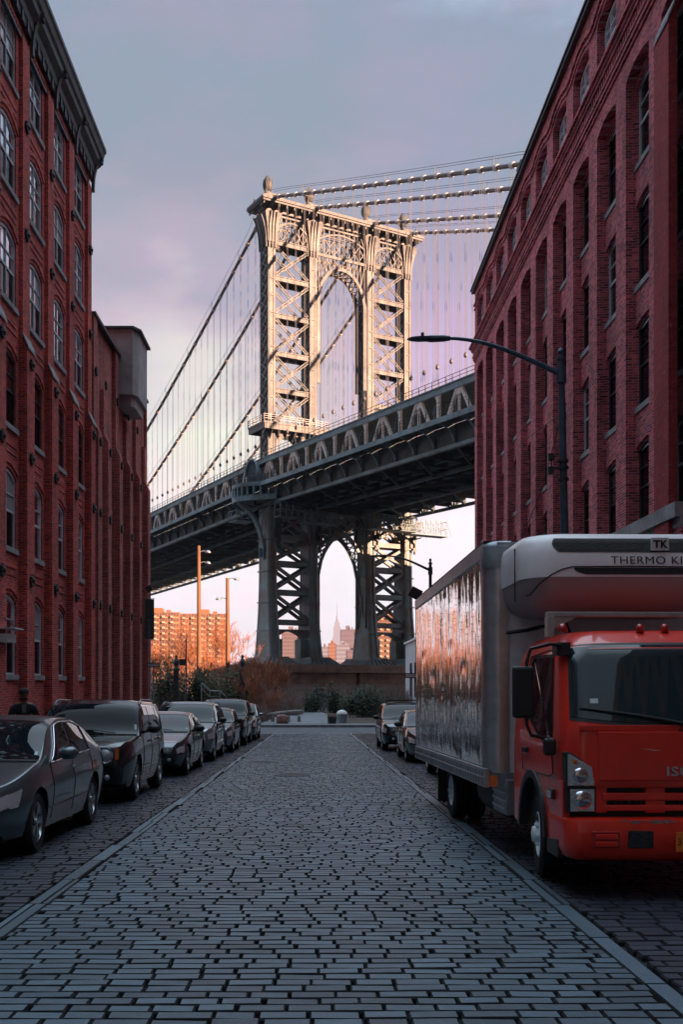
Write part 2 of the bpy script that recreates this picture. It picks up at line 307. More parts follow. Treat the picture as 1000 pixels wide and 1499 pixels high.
# ================= GROUND =================
XL, XR = -2.32, 2.06; KL, KR = -4.95, 4.75; WL, WR = -9.5, 8.9
def sheet(name, m, x0, x1, ys, dz, zf=gz):
    b = MB()
    for a, c in zip(ys[:-1], ys[1:]): b.add([(x0,a,zf(a)+dz),(x1,a,zf(a)+dz),(x1,c,zf(c)+dz),(x0,c,zf(c)+dz)], [(0,1,2,3)])
    return struct(b.build(name, m))
sheet('ground', 'soil', -6000, 6000, [-300, 0, 70, 205], -.12)
sheet('far_ground', 'soil', -6000, 6000, [520, 9000], -.10, lambda y: -1.4)
sheet('river', 'water', -6000, 6000, [205, 520], -.5, lambda y: -1.4)
sheet('road_bed', 'joint', KL, KR, [-60, 0, 56.6], -.045)
sheet('cross_street', 'asphalt', -120, 120, [57.2, 70, 71.2], -.012)
def stones(name, m, x0, x1, y0, y1, pitch, ln, seed, hj=.010, gap=.010):
    r_ = random.Random(seed); vs = []; fs = []; tones = []
    y = y0; row = 0
    while y < y1:
        ph = pitch * r_.uniform(.97, 1.03); x = x0 - r_.uniform(0, ln); sk = r_.uniform(-.02, .02); yend = y + ph
        while x < x1:
            w = ln * r_.uniform(.80, 1.2); xa, xb = max(x, x0), min(x + w, x1); x += w
            if xb - xa < .05: continue
            ga = gap * r_.uniform(.5, 1.6); g2 = gap * r_.uniform(.45, .55); gx0 = xa + ga * r_.choice((.3,.5,.8)); gx1 = xb - ga * r_.choice((.2,.4,.7))
            ya, yb = y + g2, yend - g2 * r_.uniform(.6, 1.2)
            wob = .005 * noise.noise(Vector((xa*.6, y*.35, seed)))
            ya += wob; yb += wob
            h = r_.uniform(-hj, hj) * .16 + .006 * noise.noise(Vector((xa*.35, y*.22, 3+seed))) ; tx = r_.uniform(-.004, .004); ty = r_.uniform(-.0018, .0018)
            e = .007; o = len(vs)
            for (px, py, top) in ((gx0,ya,0),(gx1,ya,0),(gx1,yb,0),(gx0,yb,0),(gx0+e,ya+e,1),(gx1-e,ya+e,1),(gx1-e,yb-e,1),(gx0+e,yb-e,1)):
                jx, jy = (r_.uniform(-.005,.005), r_.uniform(-.004,.004)) if not top else (0, 0)
                q_ = .125/max(pitch, .125); z = gz(py) + h*q_ + ((px-xa)*tx*4 + (py-ya)*ty*8)*q_*q_
                vs.append((px+jx, py+jy, z + (0 if top else -.014)))
            for (px, py) in ((gx0,ya),(gx1,ya),(gx1,yb),(gx0,yb)): vs.append((px, py, gz(py) - .05))
            fs += [(o+4,o+5,o+6,o+7)] + [(o+i, o+(i+1)%4, o+4+(i+1)%4, o+4+i) for i in range(4)] + [(o+8+i, o+8+(i+1)%4, o+(i+1)%4, o+i) for i in range(4)]
            tn = r_.random(); tones += [tn] * 12
        y = yend; row += 1
    me = bpy.data.meshes.new(name); me.from_pydata(vs, [], fs); at_ = me.attributes.new('tone', 'FLOAT', 'POINT'); at_.data.foreach_set('value', tones)
    me.materials.append(MATS[m]); me.materials.append(MATS['joint']); me.polygons.foreach_set('material_index', [0]+[1]*8 if False else [0 if i % 9 == 0 else 1 for i in range(len(fs))])
    o = bpy.data.objects.new(name, me); COL.objects.link(o); return struct(o)
BW = .17
stones('road_center', 'cobble_light', XL+BW, XR-BW, 3.6, 57, .125, .255, 1, hj=.010, gap=.0145)
stones('road_border', 'cobble_light', XL, XL+BW, 3.6, 57, 1.15, BW*1.0001, 2, hj=.004)
stones('road_border', 'cobble_light', XR-BW, XR, 3.6, 57, 1.15, BW*1.0001, 3, hj=.004)
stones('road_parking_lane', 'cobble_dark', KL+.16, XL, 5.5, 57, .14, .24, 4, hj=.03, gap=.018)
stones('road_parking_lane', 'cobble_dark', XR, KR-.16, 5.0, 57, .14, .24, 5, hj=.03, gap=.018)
stones('road_crossing_band', 'kerb', KL, KR, 56.65, 57.2, .5, .9, 6, hj=.004)
for sx, k, w in ((-1, KL, WL), (1, KR, WR)):
    b = MB()
    for a, c in ((-60, 0), (0, 56.5)):
        b.add([(k+.0,a,gz(a)+.13),(k-sx*.15,a,gz(a)+.13),(k-sx*.15,a,gz(a)-.05),(k,c,gz(c)+.13),(k-sx*.15,c,gz(c)+.13),(k-sx*.15,c,gz(c)-.05)], [(0,1,4,3),(1,2,5,4)])
    struct(b.build('road_kerb', 'kerb', recalc=False))
    sheet('sidewalk', 'sidewalk', min(k, w), max(k, w), [-60, 0, 56.5], .126)
def manhole(x, y, r_, lab):
    t = thing('manhole_cover', lab, 'manhole cover', (x, y, gz(y)+.012))
    MB().lathe([(r_+.06, -.03), (r_+.06, .004), (r_, .004), (r_, -.01)], n=24).build('ring', 'kerb', t)
    MB().lathe([(0.001, -.01), (0.001, .0), (r_-.02, .0), (r_-.02, -.02)], n=24, cap=False).build('lid', 'tar_black', t)
manhole(-.5, 23.2, .36, 'round dark manhole cover near the middle of the cobbled strip')
manhole(-1.5, 28.5, .30, 'smaller dark cover near the left border of the cobbled strip, farther up the street')
# far kerb, pavement and park
b = MB(); b.box(-120, 120, 71.2, 71.5, -1.42, -1.24); struct(b.build('far_kerb', 'kerb'))
b = MB(); b.box(-120, 120, 71.5, 74.5, -1.5, -1.25); struct(b.build('far_sidewalk', 'sidewalk'))
b = MB(); b.box(-60, 60, 74.5, 176, -1.6, -1.27)
struct(b.build('park_ground', 'soil'))
b = MB(); n_ = 14; L_ = []; R_ = []
for i in range(n_+1):
    y = 74.3 + i*7; c = -.6 + .0006*(y-74)**2 * -1.0 - .6*(i/n_); w = 2.7 - 1.3*min(1, i/9)
    L_.append((c-w-.6*(1-i/n_), y, -1.245)); R_.append((c+w, y, -1.245))
b.grid([L_, R_]); struct(b.build('park_path', 'gravel_path', recalc=False))

# ================= LEFT BRICK BUILDING =================
def add_window(parent, x, y0, y1, z0, zs, rise, inward, fm='frame_grey', gm='window_glass', depth=.06, sill=True, sillm='stone', gm2=None, proud=.08, wx=None, mull=2, fw=.055):
    """window in a wall of constant x; inward = +1 when the wall body is towards +x"""
    f = MB(); xa, xb = x, x + inward*depth; X0, X1 = min(xa, xb), max(xa, xb)
    f.box(X0, X1, y0, y0+fw, z0, zs); f.box(X0, X1, y1-fw, y1, z0, zs); f.box(X0, X1, y0+fw, y1-fw, z0, z0+fw)
    ym, hw = (y0+y1)/2, (y1-y0)/2; n = 8
    up = [(ym + hw*(2*i/n-1), zs + rise*(1-(2*i/n-1)**2)) for i in range(n+1)]
    lo = [(a, c-.09) for a, c in up]; f.band(lo, up, 'x', X0, X1)
    zm = (z0+zs)/2+.05
    xo = inward*.012
    f.box(X0+xo, X1+xo, y0+fw, y1-fw, zm-.035, zm+.035)
    for k in range(1, mull):
        yy = y0+(y1-y0)*k/mull
        f.box(X0+xo*.5, X1+xo*.5, yy-.022, yy+.022, z0+fw, zm-.035); f.box(X0+xo*.5, X1+xo*.5, yy-.022, yy+.022, zm+.035, zs+rise-.08)
    f.box(X0+xo*.8, X1+xo*.8, y0+fw, y1-fw, (zm+zs)/2-.015, (zm+zs)/2+.015)
    wd = f.build('window', fm, parent)
    g = MB(); xg = x + inward*depth*.7
    if gm2: MB().box(min(xg, xg+inward*.01), max(xg, xg+inward*.01), y0+.01, y1-.01, z0+.01, zm).build('pane', gm2, wd); zq = zm+.002
    else: zq = z0+.01
    g.prism([(y0+.01, zq), (y1-.01, zq)] + [(a, c-.02) for a, c in up[::-1]], 'x', xg, xg+inward*.01); g.build('pane', gm, wd)
    if sill:
        s_ = MB(); xs = sorted((x + inward*.12, (wx if wx is not None else x) - inward*proud)); s_.box(xs[0], xs[1], y0-.08, y1+.08, z0-.16, z0-.003); s_.build('sill', sillm, wd)
    return wd
LB = thing('brick_building', 'tall red brick warehouse on the left with dark bracketed cornice and arched windows', 'building', (0,0,0))
XF = WL; XBk = WL - .55       # wall front and inner face of the reveal
ys = [41.1 - 3.13*k for k in range(9)]          # window columns
ws = .86
sills = [1.9, 5.85, 9.65, 13.45, 17.0, 20.35]; hts = [2.55, 2.5, 2.4, 2.35, 2.25, 2.15]
wall = MB(); yE = 43.2; yB = ys[-1]-1.56; ZT = 23.2
xs0, xs1 = XBk, XF
cols = sorted(ys)
wall.box(xs0, xs1, yB, cols[0]-ws, -2, ZT)
for a, c in zip(cols[:-1], cols[1:]): wall.box(xs0, xs1, a+ws, c-ws, -2, ZT)
wall.box(xs0, xs1, cols[-1]+ws, yE, -2, ZT)
def spandrel(w, y0, y1, zspring, rise, ztop, x0, x1, n=8):
    ym, hw = (y0+y1)/2, (y1-y0)/2
    lo = [(ym+hw*(2*i/n-1), zspring+rise*(1-(2*i/n-1)**2)) for i in range(n+1)]
    w.band(lo, [(a, ztop) for a, _ in lo], 'x', x0, x1)
for yc in cols:
    y0, y1 = yc-ws, yc+ws; wall.box(xs0, xs1, y0, y1, -2, sills[0]-.16)
    for i, (s_, h) in enumerate(zip(sills, hts)):
        top = sills[i+1]-.16 if i < 5 else ZT
        spandrel(wall, y0, y1, s_+h-.26, .22, top, xs0, xs1)
wall.box(-40, XBk-.3, yB, yE, -2, 22.9)          # body of the building behind the facade
wall.box(XBk-.3, XBk, yE-.45, yE, -2, 23.0); wall.box(XBk-.3, XBk, yB, yB+.3, -2, 23.0)
wall.build('wall', 'brick_left', LB)
for yc in cols:                                            # proud arches, panels and corbel tables
    for i, (s_, h) in enumerate(zip(sills, hts)):
        t_ = MB(); n = 8; up = [(yc+(ws+.14)*(2*k/n-1), s_+h-.20+.30*(1-(2*k/n-1)**2)) for k in range(n+1)]
        t_.band(up, [(a, c+.13) for a, c in up], 'x', XF-.02, XF+.045)
        if i: t_.box(XF-.02, XF+.03, yc-ws, yc+ws, s_-.62, s_-.54); t_.box(XF-.02, XF+.03, yc-ws, yc+ws, s_-.86, s_-.78)
        t_.build('brick_arch', 'brick_left', LB)
    t_ = MB()
    for k in range(9):
        for j in range(3): t_.box(XF-.02, XF+.07+.03*(j%2), yc-.85+k*.2+.1*(j%2), yc-.85+k*.2+.1*(j%2)+.1, 22.55-.13*j, 22.65-.13*j)
    t_.build('corbel_table', 'brick_left', LB)['kind'] = 'stuff'
pil = [c+1.565 for c in cols] + [cols[0]-1.565]
for k, yc in enumerate(sorted(pil)):
    w = .40 if yc < 42.5 else .34
    p = MB(); p.box(XF-.03, XF+.13, yc-w, yc+w, -1.6, 22.4)
    p.box(XF+.125, XF+.28, yc-w-.04, yc+w+.04, -1.6, 12.35); p.add([(XF+.125,yc-w-.04,12.35),(XF+.28,yc-w-.04,12.35),(XF+.28,yc+w+.04,12.35),(XF+.125,yc+w+.04,12.35),(XF+.125,yc-w-.04,12.75),(XF+.125,yc+w+.04,12.75)], [(0,1,4),(1,2,5,4),(2,3,5)])
    pl = p.build('pilaster', 'brick_left', LB)
    c_ = MB(); c_.add([(XF+.13,yc-w-.07,12.80),(XF+.32,yc-w-.07,12.36),(XF+.32,yc+w+.07,12.36),(XF+.13,yc+w+.07,12.80),(XF+.13,yc-w-.07,12.88),(XF+.32,yc-w-.07,12.44),(XF+.32,yc+w+.07,12.44),(XF+.13,yc+w+.07,12.88)], [(0,1,2,3),(4,5,6,7),(0,1,5,4),(1,2,6,5),(2,3,7,6)])
    c_.build('cap_stone', 'stone', pl)
    for z in (4.95, 8.9, 12.55-.6, 16.15, 19.65):
        xx = XF+.28 if z < 12.3 else XF+.13
        a_ = MB(); 
        for q in range(4):
            t = q*PI/4; dy, dz = .20*math.cos(t), .20*math.sin(t); a_.bar((xx+.04, yc-dy, z-dz), (xx+.04, yc+dy, z+dz), .09, .075, up=(1,0,0))
        a_.lathe([(.10, 0), (.10, .10), (.03, .14)], (xx, yc, z), 8, 'x'); a_.build('wall_anchor', 'dark_iron', pl)
for yc in cols:
    for i, (s_, h) in enumerate(zip(sills, hts)):
        gq = rnd.choice(('window_glass','window_glass','window_glass','window_glass_old','curtain'))
        add_window(LB, XF-.05, yc-ws, yc+ws, s_, s_+h-.28, .22, -1, fm='frame_grey' if i != 2 else 'frame_dark', gm=gq, gm2=rnd.choice(('window_glass_dark','window_glass_dark','window_glass_old')), wx=XF, depth=.07, mull=2)
# cornice
cn = MB()
prof = [(XF+.0, 22.85), (XF+.14, 22.85), (XF+.16, 23.05), (XF+.22, 23.1), (XF+.24, 23.35), (XF+.44, 23.5), (XF+.46, 23.72), (XF+.54, 23.78), (XF+.60, 24.0), (XF+.66, 24.05), (XF+.66, 24.2), (XF+.0, 24.3)]
cn.add([(x, yB-.2, z) for x, z in prof] + [(x, yE+.25, z) for x, z in prof], [tuple(range(12)), tuple(range(23, 11, -1))] + [(i, (i+1)%12, (i+1)%12+12, i+12) for i in range(12)])
cn.box(XF-.02, XF+.10, yB, yE+.05, 22.45-.18, 22.5-.12)
cor = cn.build('cornice', 'cornice', LB)
y = yE+.02
k = 0
while y > 16:
    big = (k % 5 == 0)
    q = MB(); d = .58 if big else .44; zb = 22.35 if big else 22.75; w = .11 if big else .09
    pr = [(XF+.10, zb), (XF+.20, zb), (XF+.20, zb+.25)] + [(XF+.20+(d-.2)*(1-math.cos(R(a))), zb+.25+(23.66-zb-.25)*math.sin(R(a))) for a in (20,40,60,78,90)] + [(XF+d, 23.7), (XF+.10, 23.7)]
    q.prism([(a, c) for a, c in pr], 'y', y-w, y+w); q.lathe([(.09 if big else .06, -w-.02), (.09 if big else .06, w+.02)], (XF+d-.10, y, 23.58), 8, 'y')
    q.build('cornice_bracket', 'cornice', cor); y -= .62; k += 1
# lower wing of the left block
lw = thing('brick_building', 'lower brick wing with plain parapet and tall narrow recesses beyond the corniced warehouse', 'building')
w = MB(); yp = [43.2+.45, 45.7, 48.4, 51.1, 53.8, 56.55]; ZP = 17.2
w.box(-40, XF-.3, 43.2+.004, 57, -2, 16.9); 
hw = .36
for i, yc in enumerate(yp):
    w.box(XF-.3, XF+.0, yc-hw, yc+hw, -2, ZP)
    w.box(XF-.002+.0, XF+.16, yc-hw, yc+hw, -1.6, 14.6 if i % 2 else ZP+.02); w.box(XF+.158, XF+.36, yc-hw-.02, yc+hw+.02, -1.6, 12.3)
    w.add([(XF+.16,yc-hw,12.3),(XF+.36,yc-hw,12.3),(XF+.36,yc+hw,12.3),(XF+.16,yc+hw,12.3),(XF+.16,yc-hw,12.7),(XF+.16,yc+hw,12.7)], [(0,1,4),(1,2,5,4),(2,3,5)])
bays = [(a+hw, c-hw) for a, c in zip(yp[:-1], yp[1:])]
for (y0, y1) in bays:
    ym = (y0+y1)/2; v = .62
    w.box(XF-.299, XF-.02, y0, ym-v, -2, ZP); w.box(XF-.299, XF-.02, ym+v, y1, -2, ZP)
    w.box(XF-.299, XF-.02, ym-v, ym+v, -2, 1.74)
    for s_, top in ((1.9, 5.69), (5.85, 9.49), (9.65, ZP)): spandrel(w, ym-v, ym+v, s_+2.2, .2, top, XF-.299, XF-.02, 6)
    w.box(XF-.299, XF-.14, ym-v, ym+v, 9.65, 12.06)
w.box(XF-.3, XF+.16, 57-.09, 57.0, -2, ZP)
w.build('wall', 'brick_wing', lw)
c_ = MB(); c_.box(XF-.34, XF+.24, 43.3, 57.1, ZP+.01, ZP+.14); c_.build('coping', 'cornice', lw)
for (y0, y1) in bays:
    ym = (y0+y1)/2
    for s_ in (1.9, 5.85): add_window(lw, XF-.16, ym-.62, ym+.62, s_, s_+2.2, .2, -1, fm='frame_dark', gm='window_glass_dark', wx=XF-.02, depth=.07)
    s_ = MB(); s_.box(XF-.14, XF+.06, ym-.7, ym+.7, 9.49, 9.645); s_.build('sill', 'stone', lw)
for yc in yp[:-1]:
    for z in (4.95, 8.9, 11.9, 14.9):
        a_ = MB(); xx = XF+.355 if z < 12.3 else XF+.16
        for q in range(4):
            t = q*PI/4; dy, dz = .19*math.cos(t), .19*math.sin(t); a_.bar((xx+.04, yc-dy, z-dz), (xx+.04, yc+dy, z+dz), .09, .075, up=(1,0,0))
        a_.build('wall_anchor', 'dark_iron', lw)
# stucco oriel box on the roof edge
ob = MB(); z0, z1 = 15.45, 18.55
ob.prism([(-10.6, 49.0), (-8.72, 49.0), (-8.52, 49.5), (-8.52, 52.0), (-10.6, 52.0)], 'z', z0, z1)
o_ = tag(ob.build('roof_bulkhead', 'stucco'), 'grey stucco boxed projection hanging over the parapet of the lower brick wing', 'bulkhead')
ob = MB(); ob.prism([(-10.75, 48.85), (-8.66, 48.85), (-8.36, 49.4), (-8.36, 52.15), (-10.75, 52.15)], 'z', z1, z1+.11); ob.build('roof_slab', 'cornice', o_)
ob = MB(); ob.prism([(-9.45, 49.3), (-8.85, 49.3), (-8.7, 49.6), (-8.7, 51.8), (-9.45, 51.8)], 'z', z0-.5, z0-.003); ob.build('underside_step', 'stucco', o_)
o_['category'] = 'roof structure'
# standpipe and small awning on the left facade
sp_ = thing('standpipe', 'small dark fire standpipe sticking out low on the left brick wall', 'standpipe', (XF+.17, 31.2, gz(31)+.9))
MB().tube([(0,0,0),(.28,0,0),(.36,0,-.03)], .06, 8).build('pipe', 'dark_iron', sp_); MB().lathe([(.10,0),(.10,.08),(.05,.12)], (.3,-.09,0), 10, 'y').build('hose_cap', 'dark_iron', sp_)
MB().lathe([(.10,0),(.10,.08),(.05,.12)], (.3,.05,0), 10, 'y').build('hose_cap', 'dark_iron', sp_)
aw = thing('awning', 'small white two-bar awning frame jutting from the left brick wall', 'awning', (XF+.28, 30.2, 2.95))
MB().box(0, .48, -.35, .55, .26, .30).build('upper_bar', 'sign_white', aw); MB().box(0, .26, -.3, .5, -.12, .12).build('fascia', 'sign_white', aw)
MB().bar((0,0,.6),(.45,0,.3), .02).build('stay', 'dark_iron', aw)

# ================= RIGHT BRICK BUILDING =================
RB = thing('brick_building', 'large dark red brick warehouse on the right with deep arched window recesses and corbelled band', 'building')
XF = WR; PT = 2.99; y_first = 27.30
starts = [y_first + 2.99*k for k in range(-4, 10)]       # near edge of each recess
RW = 2.02; RD = .27; WD = .37
w = MB(); ZR = 23.3
ends = 57.0
# body
w.box(XF+1.2, 30, 6.4, ends, -2, ZR-.3)
# piers (full height below band), recess back wall and window reveals
edges = [(6.4, starts[0])] + [(a+RW, c) for a, c in zip(starts[:-1], starts[1:])] + [(starts[-1]+RW, ends)]
for a, c in edges: w.box(XF, XF+1.2, a, c, -2, 19.42)
rs = [2.3, 6.0, 9.45, 12.9, 16.35]
for s0 in starts:
    y0, y1 = s0, s0+RW; ym = (y0+y1)/2; v = .97
    spandrel(w, y0, y1, 18.74, .17, 19.42, XF, XF+1.2, 10)
    w.box(XF+RD, XF+1.2, y0, ym-v, -2, 19.07); w.box(XF+RD, XF+1.2, ym+v, y1, -2, 19.07)
    w.box(XF+RD, XF+1.2, ym-v, ym+v, -2, rs[0]-.17)
    for i, s_ in enumerate(rs):
        spandrel(w, ym-v, ym+v, s_+2.30, .16, (rs[i+1]-.17 if i < 4 else 19.07), XF+RD, XF+1.2, 8)
# top storey
for a, c in edges: w.box(XF, XF+1.2, a, c, 20.3, ZR)
for s0 in starts:
    y0, y1 = s0, s0+RW
    w.box(XF+.0, XF+1.2, y0, y1, 20.3, 20.62); spandrel(w, y0, y1, 22.24, .20, ZR, XF, XF+1.2, 10)
w.box(XF+.02, XF+1.2, 6.4, ends-.002, 19.42, 20.3)
w.box(XF+1.2, 30, ends-.4, ends-.001, ZR-.3, ZR)
w.build('wall', 'brick_right', RB)
bd = MB()
for z0_, z1_, d in ((19.44,19.52,.05),(19.56,19.66,.10),(19.70,19.78,.13),(20.02,20.10,.17),(20.13,20.22,.22)): bd.box(XF-d, XF+.05, 6.4, ends+d, z0_, z1_)
bd.box(XF-.30, XF+.06, 6.4, ends+.30, 20.24, 20.34)
y = 8
while y < ends: bd.box(XF-.12, XF+.03, y, y+.11, 19.80, 20.0); y += .22
bd.build('corbel_band', 'brick_right', RB)
ar = MB()                           # relieving arches over the top windows, wavy hood line
for s0 in starts:
    ym = s0+RW/2; n = 12
    for off, d in ((.16, .05), (.36, .09)):
        up = [(ym+(RW/2+.10+off*.4)*(2*k/n-1), 22.17+off+(.22)*(1-(2*k/n-1)**2)) for k in range(n+1)]
        ar.band(up, [(a, c+.08) for a, c in up], 'x', XF-d, XF+.03)
    for off, d in ((.16, .05), (.36, .09)):
        a0 = s0+RW+.10+off*.4; a1 = s0+2.99-.10-off*.4
        if a1 > a0: ar.box(XF-d, XF+.03, a0, a1, 22.17+off, 22.25+off)
ar.build('hood_moulding', 'brick_right', RB)
cp = MB(); cp.box(XF-.18, XF+.5, 6.4, ends+.15, ZR+.003, ZR+.14); cp.box(XF-.10, XF+.45, -6, ends+.08, ZR-.12, ZR-.003) if False else None
cp.box(XF-.24, XF+.5, 6.4, ends+.2, ZR+.145, ZR+.22); cp.build('coping', 'dark_iron', RB)
for k, s0 in enumerate(starts):
    ym = s0+RW/2
    add_window(RB, XF+.22, s0+.10, s0+RW-.10, 20.78, 22.18, .17, 1, fm='frame_grey', gm='window_glass', gm2='window_glass_dark', wx=XF+.1, depth=.08, mull=3, proud=0)
    for i, s_ in enumerate(rs):
        if i == 0 and k % 2: continue
        add_window(RB, XF+WD, ym-.97, ym+.97, s_, s_+2.24, .16, 1, fm='frame_dark' if (i+k) % 4 else 'frame_grey', gm=rnd.choice(('window_glass_dark',)*5+('window_glass_old',)), gm2='window_glass_dark', wx=XF+RD, depth=.08, proud=.04)
        h = MB(); n = 8; up = [(ym+(.97)*(2*q/n-1), s_+2.24+.16*(1-(2*q/n-1)**2)) for q in range(n+1)]
        h.band([(a, s_+2.19+(c-s_-2.24)*.35) for a, c in up], [(a, c+.05) for a, c in up], 'x', XF+RD+.10, XF+RD+.13); h.build('arch_head', 'frame_grey', RB)
lg = MB(); lg.box(XF-.26, XF+.06, 24.6, 30.9, 5.62, 5.98); lg.box(XF-.12, XF-.0, 24.6, 30.9, 5.40, 5.62); lg.build('stone_ledge', 'stone', RB)
lg = MB(); lg.box(XF-.10, XF-.0, 24.6, 30.7, 3.6, 5.39); lg.build('shopfront_lintel', 'brick_right', RB)
# projecting red buttress at the near end
bt = MB(); bt.box(XF-.22, XF+.0, 25.15, 26.22, -2, 17.85); bt.add([(XF,25.15,17.85),(XF-.22,25.15,17.85),(XF-.22,26.22,17.85),(XF,26.22,17.85),(XF,25.15,18.45),(XF,26.22,18.45)], [(0,1,4),(1,2,5,4),(2,3,5)])
bu = bt.build('buttress', 'brick_pier', RB)
bt = MB(); bt.add([(XF-.0,25.1,18.56),(XF-.25,25.1,17.95),(XF-.25,26.25,17.95),(XF-.0,26.25,18.56),(XF-.0,25.1,18.46),(XF-.25,25.1,17.86),(XF-.25,26.25,17.86),(XF-.0,26.25,18.46)], [(0,1,2,3),(4,5,6,7),(0,1,5,4),(1,2,6,5),(2,3,7,6)]); bt.build('cap_stone', 'stone', bu)
# roof bits seen over the parapet
rt = thing('roof_tank', 'dark blue-grey boxed tank above the right brick parapet', 'tank', (WR+.9, 33.2, ZR+.2))
MB().box(-.6, .6, -.9, .9, .1, 2.4).build('tank_body', 'cornice', rt); MB().box(-.7, .7, -1, 1, 2.4, 2.5).build('lid', 'dark_iron', rt)
rt = thing('roof_vent', 'small dark vent box at the far end of the right brick parapet', 'vent', (WR+.4, 45.0, ZR+.2))
MB().box(-.3, .3, -.4, .4, 0, .8).build('vent_body', 'cornice', rt); MB().box(-.36, .36, -.46, .46, .8, .88).build('lid', 'dark_iron', rt)

# ============ blocks behind and beside the camera (they shade the street and show in reflections) ============
def plain_block(lab, x0, x1, y0, y1, z1, m, face, zb=-1.7):
    t = thing('unseen_block', lab, 'building'); MB().box(x0, x1, y0, y1, zb, z1).build('wall', m, t)
    wm = MB(); gm = MB(); k = 0
    if face in ('-x', '+x'):
        xx = x0 if face == '-x' else x1; s = -1 if face == '-x' else 1
        y = y0+1.5
        while y < y1-2.5:
            z = 1.5
            while z < z1-2.5:
                wm.box(min(xx, xx+s*.06), max(xx, xx+s*.06), y, y+2.2, z, z+.1); wm.box(min(xx, xx+s*.06), max(xx, xx+s*.06), y, y+2.2, z+2, z+2.1)
                for q in (0, .72, 1.45, 2.12): wm.box(min(xx, xx+s*.05), max(xx, xx+s*.05), y+q, y+q+.08, z+.1, z+2)
                wm.box(min(xx, xx+s*.04), max(xx, xx+s*.04), y+.08, y+2.12, z+1, z+1.07)
                gm.box(min(xx, xx+s*.02), max(xx, xx+s*.02), y+.05, y+2.15, z+.05, z+2.05); z += 3.6
            y += 3.4
        if wm.f: o = wm.build('window_grid', 'frame_dark', t); o['kind'] = 'stuff'; g = gm.build('glazing', 'window_glass_dark' if face == '-x' else 'window_glass', t); g['kind'] = 'stuff'
    return t
plain_block('pale loft building with gridded windows on the left behind the viewer', -36, -9.6, -60, 12.0, 19, 'stucco', '+x')
plain_block('tan brick loft building on the right behind the viewer', 9.0, 30, -60, 6.2, 27, 'brick_tan', '-x')
plain_block('tall tan block added unseen behind the right warehouse to shade the street', 33, 60, -70, 16, 62, 'brick_tan', 'none')  # added out of view to keep the sun off the street and left wall
plain_block('low tan block added unseen behind the far end of the right warehouse to shade the park', 31, 60, 50, 98, 14, 'brick_tan', 'none')  # unseen blocker, added so the low park brush falls in shade
plain_block('massive block added unseen under the near end of the bridge deck to shade the tower legs', 27.6, 60, 100, 175, 31, 'granite', 'none')  # invented mass under the deck, sized to shade the lower tower
plain_block('tan block added across the street behind the viewer to dim light from behind', -9, 8.5, -95, -75, 22, 'brick_tan', 'none')  # added behind the camera to cut light on camera-facing surfaces

